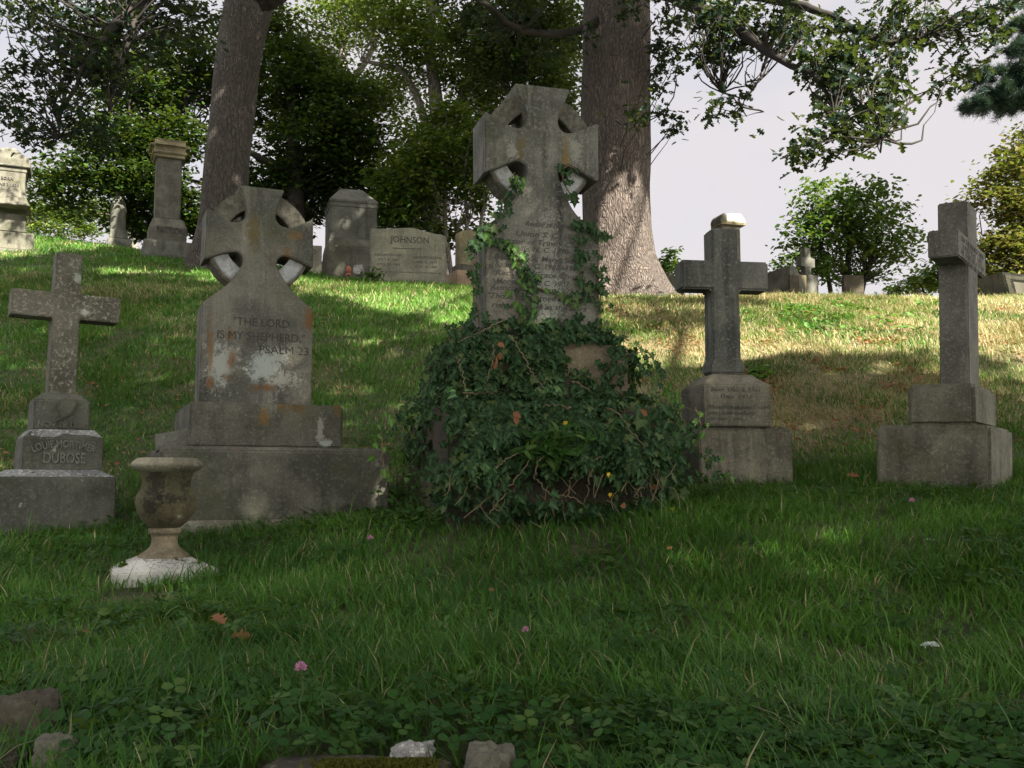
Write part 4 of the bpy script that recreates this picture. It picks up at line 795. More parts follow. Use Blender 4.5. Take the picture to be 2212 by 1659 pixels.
# ================================================================== STONES ON THE RISE
def ground_z(m): return 0
mB=Mon('pillar_monument',358,21,563,24,'tall square pillar with an ochre capped top left of the leaning oak','gravestone')
w,d,h,z0,z1,o=mB.fit('base',290,310,420,515,580,M_gray)
w2,d2,h2,z20,z21,o=mB.fit('plinth',305,322,404,486,513,M_patt); bpy.data.objects.remove(o); d2=min(d2,w2)
zt=mB.z(350,470,d2*.8); mB.box('plinth',w2,d2,z1-.005,zt,M_patt,x=h2,bevel=.03,wash=(w2*.80,d2*.80),washz=z21)
q=mB.loc(368,498,d2); text_mesh('inscription','PATTON',.2,M_letf,mB.e,q[0],-d2/2-.001,q[2],fit_w=w2*.74,ext=.02)
w3,d3,h3,z30,z31,o=mB.fit('shaft',323,338,391,340,470,M_patt); bpy.data.objects.remove(o); d3=w3*.95; z31=mB.z(358,341,d3)+.01; sh=mB.box('shaft',w3*1.04,d3*1.04,zt-.005,z31,M_patt,x=h3,bevel=.02,wash=(w3*.94,d3*.94),washz=z31-.01)
kk=21/F; zc=lambda py:mB.z(358,py,d3)
for nm,a0,a1,wa0,bv in (('cap_moulding',341,334,72,.012),('cap_moulding',334.3,327,82,.02),('cap',327.3,304,95,.10)):
    mB.box(nm,wa0*kk*.88,wa0*kk*.88,zc(a0),zc(a1),M_cap,x=h3,bevel=bv,seg=5 if bv>.05 else 2)
mB.box('cap_top',76*kk*.88,76*kk*.88,zc(305),zc(295),M_cap,x=h3,bevel=.02,wash=(.12,.12),washz=zc(303))
mO=Mon('bedpost_monument',253,25,528,24,'small round topped marker with urn finial between the pillar and the left edge','gravestone')
mO.fit('base',219,232,285,512,545,M_gray); w,d,h,z0,z1,o=mO.fit('plinth',229,238,277,494,512,M_gray)
kk=25/F; zb0_=mO.z(253,494)-z1; zc=lambda py:mO.z(253,py)-zb0_*(1-min(1,max(0,(494-py)/88.))); lathe('shaft',crom([(17*kk,zc(494)),(16*kk,zc(470)),(16.5*kk,zc(445)),(14.5*kk,zc(436)),(10*kk,zc(427)),(10*kk,zc(425)),(8*kk,zc(423)),(8*kk,zc(415)),(6*kk,zc(409)),(.01,zc(406))],3),M_gray,mO.e,24)
mT=Mon('pedestal_monument',12,20,546,24,'wide pedestal monument with pyramid cap cut by the left picture edge','gravestone')
mT.fit('base',-70,-45,73,494,531,M_patt); mT.fit('footing',-73,-46,75,531,570,M_gray)
w,d,h,z0,z1,o=mT.fit('plinth',-48,-30,55,456,494,M_patt); q=mT.loc(8,470,d); text_mesh('inscription','T',.26,M_letf,mT.e,q[0],-d/2-.001,q[2],ext=.01); q=mT.loc(-8,470,d); text_mesh('inscription','E',.26,M_letf,mT.e,q[0],-d/2-.001,q[2],ext=.01)
kk=20/F; zc=lambda py:mT.z(12,py,d*.8); W=[(449,58),(440,52),(425,45),(400,42),(376,44)]
bm=bmesh.new(); rr=[]
for y,hw in W: a=hw*kk*.82; rr.append([bm.verts.new((h+sx*a,sy*a,zc(y))) for sx,sy in((-1,-1),(1,-1),(1,1),(-1,1))])
bm.faces.new(rr[0][::-1]); bm.faces.new(rr[-1])
for A,B in zip(rr,rr[1:]):
    for j in range(4): bm.faces.new((A[j],A[(j+1)%4],B[(j+1)%4],B[j]))
bm_obj('die',bm,M_patt,mT.e,.01)
for i in range(5): text_mesh('inscription',['BORN','JUNE 3 1830','DIED','MAY 8 1904','AT REST'][i],.085,M_letf,mT.e,h,-41*kk*.82-.012,zc(392)-.13*i,ext=.02)
mT.box('moulding',92*kk*.82,92*kk*.82,zc(376),zc(366),M_patt,x=h,bevel=.01); mT.box('cap',108*kk*.82,108*kk*.82,zc(366),zc(318),M_patt,x=h,bevel=.01,wash=(.2,.2),washz=zc(350))
mX=Mon('tomb_monument',760,20.5,592,17,'big blank box shaped monument with hipped top behind the name stone','gravestone')
w,d,h,z0,z1,o=mX.fit('base',693,706,835,543,600,M_pale); on(o,M_patt)
w2,d2,h2,z20,z21,o=mX.fit('body',699,713,815,443,514,M_gray); bpy.data.objects.remove(o); d2=min(d2,1.0)
zb=mX.z(713,512,d2); mX.box('body',w2*.985,d2*.985,zb-.01,z21,M_gray,x=h2,bevel=.01)
mX.box('flared_plinth',w2*1.07,d2*1.12,z1-.004,zb,M_patt,x=h2,bevel=.012,wash=(w2*1.0,d2*1.0),washz=mX.z(713,530,d2))
zc1_=mX.z(713,434,d2); mX.box('cornice',w2*1.01,d2*1.01,z21-.002,zc1_,M_gray,x=h2,bevel=.008)
mX.box('roof',w2*1.04,d2*1.04,zc1_,mX.z(745,409,0),M_gray,x=h2,bevel=.012,wash=(w2*.48,.1),washz=mX.z(713,429,d2))
mD=Mon('headstone',670,19.6,594,12,'low headstone ending in the letter D, half hidden by the left celtic cross','gravestone')
w,d,h,z0,z1,o=mD.fit('slab',612,616,695,527,600,M_pale); q=mD.loc(676,545,d); text_mesh('inscription','HOOD',.15,M_letf,mD.e,q[0]-.16,-d/2-.001,q[2],ext=.01)
# name stone
mJ=Mon('headstone',881,18,604,9,'pale granite headstone carved JOHNSON with rough hewn sides','gravestone')
dj=.24; prof=[(801,493.5),(828,494),(842,492.4),(856,491.6),(884.5,492.3),(900,495),(912.7,498.5),(928,502.5),(940.8,506),(955,507.5),(964,511)]
pj=[mJ.loc(a,b_,dj) for a,b_ in prof]; zb=mJ.z(880,625,dj); xl=mJ.loc(801,560,dj)[0]; xr=mJ.loc(963,560,dj)[0]
out=[(xr,zb)]+[(xr+RS.uniform(-.012,.012),zb+(pj[-1][2]-zb)*t) for t in np.linspace(.1,.95,9)]+[(q[0],q[2]+RS.uniform(-.01,.01)) for q in pj[::-1]]+[(xl+RS.uniform(-.012,.012),zb+(pj[0][2]-zb)*t) for t in np.linspace(.95,.1,9)]+[(xl-.03,zb)]
sj=bm_obj('slab',extrude_outline([(x,z) for x,z in out],-dj/2,dj/2),M_pale,mJ.e,.008)
for v in sj.data.vertices:
    if v.co.y>0: v.co.x+= -.02 if v.co.x<0 else .02
kk=18/F
for body,px,py,wpx,sz,mt in(('JOHNSON',886,519,84,.17,M_let),('WILLIAM EDWARD',841,551,62,.062,M_letf),('JULY 8, 1867',840,561,46,.06,M_letf),('APRIL 23, 1943',839,571,50,.06,M_letf),('HARRIETT PATTON',923,557,62,.062,M_letf),('FEB. 5, 1871',922,567,44,.06,M_letf),('OCT. 30, 1944',921,577,46,.06,M_letf),('To live in hearts we leave is to rest forever',880,588,150,.042,M_letf)):
    q=mJ.loc(px,py,dj); text_mesh('inscription',body,sz,mt,sj,q[0],-dj/2-.0006,q[2],fit_w=wpx*kk,ext=.002,arc=-9 if body=='JOHNSON' else None)
q=mJ.loc(880,537,dj); bm=bmesh.new(); 
bmesh.ops.create_cube(bm,size=1); 
for v in bm.verts: v.co=Vector((v.co.x*.55+q[0],v.co.y*.006-dj/2-.001,v.co.z*.012+q[2]))
bm_obj('carved_line',bm,M_letf,sj)
# round topped stone left of ivy slab
mA=Mon('headstone',1012,19.5,600,24,'round topped tan headstone on a pink base at the left edge of the ivy slab','gravestone')
w,d,h,z0,z1,o=mA.fit('base',965,987,1052,582,615,M_pink); w2,d2,h2,z20,z21,o=mA.fit('plinth',976,990,1045,569,583,M_patt); bpy.data.objects.remove(o); d2=min(d2,.45); mA.box('plinth',w2,d2,z1-.003,z21,M_patt,x=h2,bevel=.01)
w3,d3,h3,z30,z31,o=mA.fit('slab',983,991,1038,505,569,M_cap); bpy.data.objects.remove(o); d3=min(d3,.25)
o=bm_obj('slab',extrude_outline([(h3+w3/2,z21-.003),(h3+w3/2,z31)]+[(h3+w3/2*math.cos(a),z31+.10*math.sin(a)) for a in np.linspace(.2,math.pi-.2,14)]+[(h3-w3/2,z31),(h3-w3/2,z21-.003)],-d3/2,d3/2),M_cap,mA.e,.01)
rock('rock',tuple(at(776,584,18.3)),(.115,.1,.125),M_rockg,'whitish rock leaning at the left foot of the pale name stone','rock',4,3)
# small reddish cone ornament
p=at(753,590,19.0); e=empty('grave_ornament',tuple(p),0,'small rust red cone shaped ornament standing in the grass left of the white rock','ornament')
M_rust=plain('rust_red',(.45,.16,.09),var=.5,sc=60); lathe('cone',[(.03,-.05),(.03,.0),(.05,.02),(.055,.06),(.045,.11),(.025,.14),(.001,.15)],M_rust,e,16); lathe('foot',[(.05,-.05),(.05,-.02),(.025,0)],M_rust,e,16)
# --- right skyline stones
def rstone(name,px,Y,py,al,label): return Mon(name,px,Y,py,al,label,'gravestone')
m1=rstone('slant_marker',1690,19,633,20,'dark gabled slant marker on the skyline right of the small cross arm')
kk=19/F; Z=lambda py:m1.z(1690,py)
bm=extrude_outline([(.10,Z(660)),(.19,Z(632)),(.10,Z(609)),(-.07,Z(584)),(-.19,Z(586)),(-.22,Z(660))],-.5,.5); bm_obj('wedge',bm,M_gray,m1.e,.015)
m1.box('front_tablet',.22,.03,Z(660),Z(607),M_let if False else M_slabr,x=-.10,y=-.52,bevel=.005)
m2=rstone('headstone',1706,20.5,634,10,'thin grey headstone leaning behind the gabled slant marker'); Z=lambda py:m2.z(1706,py)
bm_obj('slab',extrude_outline([(.14,Z(660)),(.12,Z(610)),(-.06,Z(592)),(-.14,Z(596)),(-.16,Z(660))],-.08,.08),M_gray,m2.e,.01)
m3=rstone('stone_post',1729,18.8,634,14,'squat tan stone post in front of the small rustic cross'); w,d,h,z0,z1,o=m3.fit('post',1715,1720,1743,593,660,M_pale); on(o,M_cap)
m4=rstone('rustic_cross',1742,19.6,634,30,'small dark rustic cross on the skyline rising behind the tan post'); Z=lambda py:m4.z(1742,py)
bm_obj('cross',extrude_outline(crossshape([(.10,Z(660)),(.085,Z(579)),(.20,Z(578)),(.20,Z(558)),(.08,Z(558)),(.075,Z(537))],0),-.07,.07),M_gray,m4.e,.01)
m4.box('plinth',.36,.34,Z(665),Z(596),M_gray,bevel=.02)
m5=rstone('headstone',1845,19.5,638,6,'plain dark square headstone on the skyline below the young maple'); w,d,h,z0,z1,o=m5.fit('slab',1821,1824,1867,594,665,M_slabr)
m6=rstone('headstone',1996,19,646,8,'tiny tan block headstone just left of the rotated cross shaft'); m6.fit('slab',1985,1987,2006,633,662,M_pink)
rock('rock',tuple(at(1982,640,19.4)),(.055,.05,.17),M_slabr,'small pointed dark stone beside the tiny tan block on the skyline','rock',9,3)
m7=rstone('ledger_monument',2215,17.5,651,12,'steel grey monument with a bright framed panel cut by the right picture edge'); kk=17.5/F
a_=m7.loc(2164,587,.5); b_=m7.loc(2181,648,.5); r1=a_[0]+.95
bm=bmesh.new(); fr=[(a_[0],a_[2]),(r1,a_[2]-.06),(r1+.12,b_[2]-.06),(b_[0],b_[2])]
A=[bm.verts.new((x,-.25,z)) for x,z in fr]; B=[bm.verts.new((x-.05,.35,z)) for x,z in fr]; bm.faces.new(A[::-1]); bm.faces.new(B)
for j in range(4): bm.faces.new((A[j],A[(j+1)%4],B[(j+1)%4],B[j]))
bd=bm_obj('block',bm,M_gray,m7.e,.01)
def quadpanel(name,s0,s1,t0,t1,off,mat,th=.02):
    g4=lambda s,t:((fr[0][0]*(1-s)+fr[1][0]*s)*(1-t)+(fr[3][0]*(1-s)+fr[2][0]*s)*t,(fr[0][1]*(1-s)+fr[1][1]*s)*(1-t)+(fr[3][1]*(1-s)+fr[2][1]*s)*t)
    bm=extrude_outline([g4(s0,t0),g4(s1,t0),g4(s1,t1),g4(s0,t1)],off-th,off); return bm_obj(name,bm,mat,m7.e,.004)
quadpanel('frame',.03,.97,.10,.24,-.25,M_pale); quadpanel('frame',.03,.97,.80,.93,-.25,M_pale); quadpanel('frame',.03,.12,.242,.798,-.25,M_pale); quadpanel('frame',.88,.97,.242,.798,-.25,M_pale); quadpanel('panel',.18,.82,.32,.74,-.252,M_book,.012)
m7.box('base',1.2,.8,b_[2]-.4,b_[2]-.005,M_gray,x=.02,bevel=.01)
# stone lying on the skyline left of the small cross arm
m8=rstone('slant_marker',1430,19,630,10,'low grey slanted marker between the big trunk foot and the small cross'); Z=lambda py:m8.z(1430,py)
bm_obj('wedge',extrude_outline([(.36,Z(680)),(.36,Z(626)),(.10,Z(594)),(-.10,Z(590)),(-.22,Z(680))],-.3,.3),M_gray,m8.e,.015)
# book like scroll top monument behind small cross
m9=rstone('scroll_monument',1572,18,640,16,'bleached stone scroll topped pedestal showing just above the small cross'); Z=lambda py:m9.z(1572,py); kk=18/F
m9.box('pedestal',46*kk,.34,Z(680),Z(492),M_patt,bevel=.01)
m9.box('ledge',58*kk,.44,Z(491.5),Z(486),M_cap,x=.04,bevel=.006)
bm=bmesh.new(); prof=[(-.20,0),(-.215,.06),(-.19,.13),(-.15,.175),(-.11,.18),(-.085,.15),(-.08,.07),(-.08,0)]
n_=len(prof); A=[bm.verts.new((-.02+y*.85-.02,-.20,Z(488)+z)) for y,z in prof]; B=[bm.verts.new((-.02+y*.85-.02,.20,Z(488)+z)) for y,z in prof]; bm.faces.new(A); bm.faces.new(B[::-1])
for j in range(n_): bm.faces.new((A[j],A[(j+1)%n_],B[(j+1)%n_],B[j]))
bm_obj('scroll',bm,M_patt,m9.e,.004)  # darker stone carries the shade on the left side of the pale book
bm_obj('open_book',extrude_outline([(-.10,Z(486)),(.30,Z(486)),(.27,Z(478)),(.22,Z(470)),(.18,Z(465.5)),(.10,Z(468)),(.0,Z(467)),(-.10,Z(470))],-.21,.2),M_book,m9.e,.008)
# worn, slightly uneven faces and edges on the near stones
tx=bpy.data.textures.new('wear','CLOUDS'); tx.noise_scale=.07; tx.noise_depth=4
for o in list(bpy.data.objects):
    if o.type=='MESH' and o.parent and o.name.split('.')[0] in ('base','name_block','carved_block','lower_step','upper_step','inscribed_block','block') and o.parent.location.y<8:
        n=len(o.data.polygons); sb=o.modifiers.new('s','SUBSURF'); sb.subdivision_type='SIMPLE'; sb.levels=sb.render_levels=4 if n<60 else (3 if n<130 else 2)
        dp=o.modifiers.new('d','DISPLACE'); dp.texture=tx; dp.texture_coords='GLOBAL'; dp.strength=.011; dp.mid_level=.62
# ================================================================== IVY
def ivy():
    base=mC.o.copy(); e=empty('ivy',tuple(base),0,'dark ivy smothering the steps and climbing the slab of the tallest celtic cross','ivy')
    Lp,Rp=([690,715,740,770,800,840,865,880,900,930,980,1030,1070,1110],[1020,1005,962,945,942,930,905,880,862,880,935,950,960,975]),([690,715,740,800,840,870,900,950,1000,1050,1110],[1298,1320,1350,1362,1378,1425,1465,1500,1520,1510,1490])
    OF=([690,715,740,770,830,862,880,930,1000,1060,1115],[.02,.05,.07,.09,.12,.20,.16,.28,.36,.36,.30])
    n=17000; px=RS.uniform(820,1545,n); py=RS.uniform(688,1122,n)
    l=np.interp(py,*Lp)+18*(vnoise(py/24,py*0+3)-.5); r=np.interp(py,*Rp)+30*(vnoise(py/20,py*0+9)-.5)
    ok=(px>l)&(px<r)
    d=np.ones(n); gz=lambda x,y,rx,ry:np.exp(-((px-x)/rx)**4-((py-y)/ry)**4)
    for (x,y,rx,ry,s) in[(1262,770,52,40,1.05),(1095,782,16,20,.9),(915,955,58,80,1.15),(1090,700,60,16,.75),(1230,695,40,16,.7),(978,960,10,60,.6),(1110,965,55,22,.7),(1190,1050,120,42,.85),(1330,1065,110,34,.75),(1050,1070,60,25,.5)]: d-=s*gz(x,y,rx,ry)
    cl=fbm(px/34,py/34,3); d*=np.clip(.35+3.0*(cl-.36),.08,1.1)
    d*=np.where(py>1040,.55,1)
    ok&=RS.rand(n)<d; px,py=px[ok],py[ok]; n=len(px)
    k0=np.where(py<866,1.0,0.0); half=np.where(py<722,dlc/2,np.where(py<866,dv/2,dcb/2)); off=np.interp(py,*OF)
    off=off*(.75+.8*fbm(px/60+3,py/45,2)); off=off*np.clip(1-RS.rand(n)**2*.7,0,1)+.015; off=np.where(py<722,.02+.05*RS.rand(n),off)
    P=np.zeros((n,3))
    # side wrap: beyond the stone's own edge the leaves fall back along its flank
    for i in range(n):
        q=mC.loc(px[i],py[i],2*half[i],off[i]); P[i]=mC.o+mC.f*q[0]+mC.s*q[1]+np.array([0,0,q[2]])
    back=RS.rand(n)*.5*((px<np.interp(py,*Lp)+34)|(px>np.interp(py,*Rp)-60)); P+=mC.s[None]*back[:,None]
    out=-mC.s[None]+RS.normal(0,.42,(n,3))+np.array([0,0,.45]); out[px<np.interp(py,*Lp)+40]+=-mC.f*.7
    tip=np.stack([RS.normal(0,.6,n),RS.normal(-.2,.4,n),-1+.5*RS.rand(n)],1)
    sz=.047*(.42+1.0*RS.rand(n))*(.8+.5*fbm(px/80,py/80,2)); big=[(P,basis(tip,out),sz)]
    # flanks and tops of the steps
    def flank(m_,x,y0,y1,z0,z1,sgn,o_=.05):
        loc=np.stack([np.full(m_,x)+sgn*RS.rand(m_)*o_*2,RS.uniform(y0,y1,m_),z0+(z1-z0)*RS.rand(m_)],1); W=mC.o+loc[:,:1]*mC.f+loc[:,1:2]*mC.s+np.array([0,0,1])*loc[:,2:]
        o2=sgn*mC.f[None]+RS.normal(0,.4,(m_,3))+np.array([0,0,.4]); t2=np.stack([RS.normal(0,.5,m_),RS.normal(0,.5,m_),-np.ones(m_)],1); big.append((W,basis(t2,o2),.05*(.55+.75*RS.rand(m_))))
    flank(520,hv-wv/2,-dv/2,dv/2,zc1,zv1,-1); flank(420,hv+wv/2,-dv/2,dv/2,zc1,zv1,1,.04); flank(900,hc+wc/2,-dcb/2,dcb/2,zc0+.1,zc1,1,.08); flank(160,hc-wc/2,-dcb/2+.4,dcb/2,zc1-.3,zc1,-1,.03)
    def top(m_,x0,x1,y0,y1,z):
        loc=np.stack([RS.uniform(x0,x1,m_),RS.uniform(y0,y1,m_),z+.03+.06*RS.rand(m_)],1); W=mC.o+loc[:,:1]*mC.f+loc[:,1:2]*mC.s+np.array([0,0,1])*loc[:,2:]
        o2=RS.normal(0,.4,(m_,3))+np.array([0,-.3,1]); t2=np.stack([RS.normal(0,1,m_),RS.normal(-.5,1,m_),-.3*np.ones(m_)],1); big.append((W,basis(t2,o2),.05*(.55+.75*RS.rand(m_))))
    top(700,hc-wc/2,hc+wc/2,-dcb/2,dcb/2,zc1+.02); top(420,hv-wv/2,hv+wv/2,-dv/2,dv/2,zv1)
    P=np.vstack([b[0] for b in big]);B=np.vstack([b[1] for b in big]);sz=np.concatenate([b[2] for b in big])
    link('leaves',scatter('leaves',IVY,P-base,B,sz),M_ivy,e)
    # climbing strands on the slab and loose runners
    st=[([(1035,700),(1030,640),(1028,580),(1030,530),(1040,500),(1062,482),(1085,460),(1098,430),(1108,405)],1.2,0),([(1024,690),(1022,600),(1026,540),(1022,510)],1.2,0),
        ([(1052,516),(1080,520),(1100,534),(1118,552),(1128,580),(1120,620),(1122,660),(1130,700)],2.6,1),([(1128,580),(1145,600),(1150,640),(1150,690)],2.6,1),([(1085,500),(1070,492),(1046,505),(1040,520)],2.5,1),
        ([(1252,468),(1254,500),(1252,540),(1254,580),(1250,620),(1247,650)],2.0,0),([(1254,480),(1275,490),(1292,520),(1290,580),(1286,640),(1290,700)],1.6,0),([(1284,500),(1300,510),(1312,516)],2,0),
        ([(1150,618),(1180,628),(1210,640),(1235,652),(1246,672),(1240,690)],1.1,1),([(1247,650),(1262,640),(1286,642)],1.2,0),([(1280,610),(1298,640),(1296,680),(1300,715)],1.4,0),
        ([(1118,420),(1112,398),(1105,385),(1112,372)],2.6,1),([(1214,376),(1219,398),(1232,420),(1246,436)],1.6,0),([(1216,365),(1226,358),(1238,362)],1.5,0)]
    Pl=[];Bl=[];Sl=[];Pg=[];Bg=[];Sg=[];tb=[]
    def W(px,py,half2,off): q=mC.loc(px,py,half2,off); return mC.o+mC.f*q[0]+mC.s*q[1]+np.array([0,0,q[2]])
    for pts,den,young in st:
        q=[W(a,b,dlc,.012) for a,b in pts]; t=np.linspace(0,len(q)-1,len(q)*5); qq=np.stack([np.interp(t,range(len(q)),np.array(q)[:,i]) for i in range(3)],1); tb.append(tube(qq-base,np.linspace(.0055,.0025,len(qq)),5))
        L=sum(np.linalg.norm(q[i+1]-q[i]) for i in range(len(q)-1)); m_=int(L/.034*den)
        for i in range(m_):
            u=RS.rand()*(len(qq)-1.01); j=int(u); c=qq[j]+(qq[j+1]-qq[j])*(u-j)-mC.s*RS.uniform(.006,.05)+mC.f*RS.normal(0,.026)+np.array([0,0,RS.normal(0,.015)])
            o2=-mC.s+RS.normal(0,.3,3)+np.array([0,0,.3]); t2=np.array([RS.normal(0,.55),0,-1.0+.5*RS.rand()]); 
            if young and RS.rand()<.45: Pg.append(c);Bg.append((t2,o2));Sg.append(RS.uniform(.034,.062))
            else: Pl.append(c);Bl.append((t2,o2));Sl.append(RS.uniform(.032,.066))
    # runners reaching out of the mound
    rn=[([(1350,770,.2),(1380,760,.3),(1410,790,.35),(1425,830,.4)],0),([(1375,745,.1),(1400,765,.2),(1440,810,.2),(1470,850,.15)],1),([(1420,830,.25),(1450,855,.1),(1480,880,.02),(1505,887,-.1)],1),([(850,870,.3),(835,905,.32),(825,950,.35),(828,1000,.35),(840,1040,.35)],1),([(940,850,.2),(890,860,.2),(860,890,.25),(845,930,.3)],0),
        ([(1500,880,.1),(1515,920,.1),(1535,970,.15),(1560,1010,.2),(1590,1050,.2)],1),([(1470,900,.2),(1510,960,.25),(1540,1030,.3)],0),([(945,760,.1),(925,800,.15),(915,850,.2)],0),([(1000,705,.05),(970,730,.05),(950,760,.05)],0)]
    for pts,young in rn:
        q=np.array([W(a,b,dcb if b>868 else dv,c) for a,b,c in pts]); t=np.linspace(0,len(q)-1,len(q)*5); qq=np.stack([np.interp(t,range(len(q)),q[:,i]) for i in range(3)],1)+RS.normal(0,.004,(len(t),3)); tb.append(tube(qq-base,np.linspace(.004,.002,len(qq)),5))
        for i in range(14 if young else 26):
            u=RS.rand()*(len(qq)-1.01); j=int(u); c=qq[j]+RS.normal(0,.028,3); o2=-mC.s+RS.normal(0,.5,3)+np.array([0,0,.4]); t2=np.array([RS.normal(0,.6),0,-1.0])
            (Pg if young else Pl).append(c);(Bg if young else Bl).append((t2,o2));(Sg if young else Sl).append(RS.uniform(.025,.05))
    for nm,Pq,Bq,Sq,mt in(('climbing_leaves',Pl,Bl,Sl,M_ivy),('young_leaves',Pg,Bg,Sg,M_ivyl)):
        Pq=np.array(Pq); link(nm,scatter(nm,IVY,Pq-base,basis(np.array([b[0] for b in Bq]),np.array([b[1] for b in Bq])),np.array(Sq)),mt,e)
    # woody stems over the mound
    ws_=[[(1090,690,.03),(1070,700,.1),(1040,716,.14),(1010,728,.16),(985,742,.2)],[(1100,725,.15),(1130,775,.2),(1150,810,.28),(1180,835,.3)],[(1065,745,.12),(1060,790,.16),(1056,820,.2)],[(985,770,.2),(1000,820,.25),(1008,850,.3)],[(1000,848,.3),(1050,845,.32),(1085,860,.34)],
        [(1235,825,.2),(1260,835,.3),(1290,855,.3)],[(1310,880,.34),(1345,900,.36),(1380,950,.38),(1400,985,.4)],[(1235,880,.4),(1210,870,.4),(1180,885,.4)],[(1060,1030,.42),(1100,990,.44),(1140,970,.44),(1180,940,.4)],[(1155,1035,.42),(1150,1010,.46),(1165,990,.48),(1200,980,.46)],[(1160,1035,.42),(1180,1062,.44),(1215,1070,.46),(1245,1078,.46),(1262,1095,.44)],[(1220,975,.44),(1250,985,.46),(1268,1020,.46),(1275,1060,.46),(1262,1095,.44)],[(1275,1030,.46),(1278,1000,.46),(1290,990,.46),(1300,985,.46)],[(1058,1110,.42),(1085,1065,.44),(1120,1025,.46),(1160,985,.44)],[(1410,1010,.38),(1405,1050,.4),(1412,1085,.38)],[(1390,1080,.4),(1388,1050,.4),(1375,1040,.4)],[(1375,1090,.4),(1380,1060,.4),(1400,1040,.4)],[(1225,1070,.44),(1240,1030,.44),(1243,1010,.44)]]
    tb2=[]
    for pts in ws_:
        q=np.array([W(a,b,dcb if b>868 else dv,c) for a,b,c in pts]); t=np.linspace(0,len(q)-1,24); qq=np.stack([np.interp(t,range(len(q)),q[:,i]) for i in range(3)],1)
        for _ in range(4): qq[1:-1]=.25*qq[:-2]+.5*qq[1:-1]+.25*qq[2:]
        qq[1:-1]+=RS.normal(0,.005,(22,3)); qq+=np.sin(np.linspace(0,math.pi*1.5,24))[:,None]*RS.normal(0,.012,3)
        tb2.append(tube(qq-base,np.linspace(.0045,.0025,24),6))
    for i in range(34):
        a,b=RS.uniform(960,1500),RS.uniform(1000,1090); q=np.array([W(a,b,dcb,.30+.1*RS.rand()),W(a+RS.normal(0,25),b+50,dcb,.4+.1*RS.rand())]); tb2.append(tube(bend(q[0],q[1],.1,6)-base,.0025,4))
    V,Fc=join(tb2); link('woody_stems',big_mesh('woody_stems',V,Fc,None,True),M_straw2,e)
    V,Fc=join(tb); link('vine_stems',big_mesh('vine_stems',V,Fc,None,True),M_stem,e)
    # dead and yellow leaves caught in it
    dd=[(1074,752,.2),(1072,768,.2),(1079,760,.22),(1070,778,.2),(1076,740,.2),(1398,898,.4),(1115,895,.4),(1352,1090,.45),(1080,1050,.45),(1420,1050,.4),(1160,1000,.3),(1108,890,.4)]
    Pd=np.array([W(a,b,dcb if b>868 else dv,c) for a,b,c in dd]); link('dead_leaves',scatter('dead_leaves',LEAF,Pd-base,basis(RS.normal(0,1,(len(dd),3))+np.array([0,0,-1]),RS.normal(0,.4,(len(dd),3))-mC.s),.06),M_brown,e)
    yy=[(1222,911,.42),(1452,1098,.42),(1314,1022,.42),(1319,1066,.42)]
    Pd=np.array([W(a,b,dcb,c) for a,b,c in yy]); link('yellow_leaves',scatter('yellow_leaves',IVY,Pd-base,basis(RS.normal(0,.5,(4,3))+np.array([0,0,-1.]),RS.normal(0,.5,(4,3))+np.array([0,-1.,.3])),np.array([.03,.04,.024,.024])),M_yel,e)
    # bush of pointed green leaves in the hollow
    b0=W(1210,1000,dcb,.30); e2=empty('seedling_shrub',tuple(b0),0,'fresh green seedling with pointed leaflets growing out of the ivy mound','plant'); Pm=[];Tm=[];tt=[]
    for i in range(26):
        a=W(RS.normal(1212,44),RS.normal(955,26),dcb,.42+.08*RS.rand()); q=bend(b0,a,.08,6); tt.append(tube(q-b0,.003,4))
        for j in range(9):
            Pm.append(a+(b0-a)*RS.rand()*.35+RS.normal(0,.01,3)); Tm.append(np.array([RS.normal(0,1),RS.normal(-.3,.3),RS.normal(.1,.5)]))
    Pm=np.array(Pm); link('leaves',scatter('leaves',(LEAF[0]*np.array([.6,1,1]),LEAF[1]),Pm-b0,basis(np.array(Tm),RS.normal(0,.4,Pm.shape)+np.array([0,-.7,.8])),RS.uniform(.05,.10,len(Pm))),M_broad,e2); V,Fc=join(tt); link('stems',big_mesh('stems',V,Fc),M_gstem,e2)
M_straw2=plain('pale_dead_stem',(.20,.155,.09),var=.6)
ivy()
# weeds at the foot of the mound and of the stones
def weedtuft(px,py,Y,n,hgt,label,grow=False):
    b=at(px,py,Y); b[2]=H(b[0],b[1]); e=empty('weed',tuple(b),0,label,'plant'); tt=[];P=[];T_=[]
    for i in range(n):
        a=b+np.array([RS.normal(0,hgt*.35),RS.normal(0,hgt*.2),hgt*(.5+.6*RS.rand())]); q=bend(b+RS.normal(0,.02,3)*np.array([1,1,0]),a,.12,6); tt.append(tube(q-b,.0022,3))
        for j in range(6): P.append(q[1+RS.randint(5)]+RS.normal(0,.008,3)); T_.append([RS.normal(0,1),RS.normal(0,1),RS.normal(.2,.3)])
    P=np.array(P); link('leaves',scatter('leaves',LEAF,P-b,basis(np.array(T_),RS.normal(0,.3,P.shape)+np.array([0,-.4,1])),RS.uniform(.03,.06,len(P))),M_broad,e); V,Fc=join(tt); link('stems',big_mesh('stems',V,Fc),M_gstem,e)
weedtuft(905,1080,5.7,16,.28,'leafy weed between the left monument steps and the ivy')
weedtuft(870,1010,6.3,12,.22,'leafy weed behind the right end of the long lower step')
weedtuft(1535,1085,5.9,12,.22,'leafy weed at the left corner of the small cross base')
weedtuft(960,1100,5.6,10,.16,'low leafy weed at the lower left foot of the ivy mound')
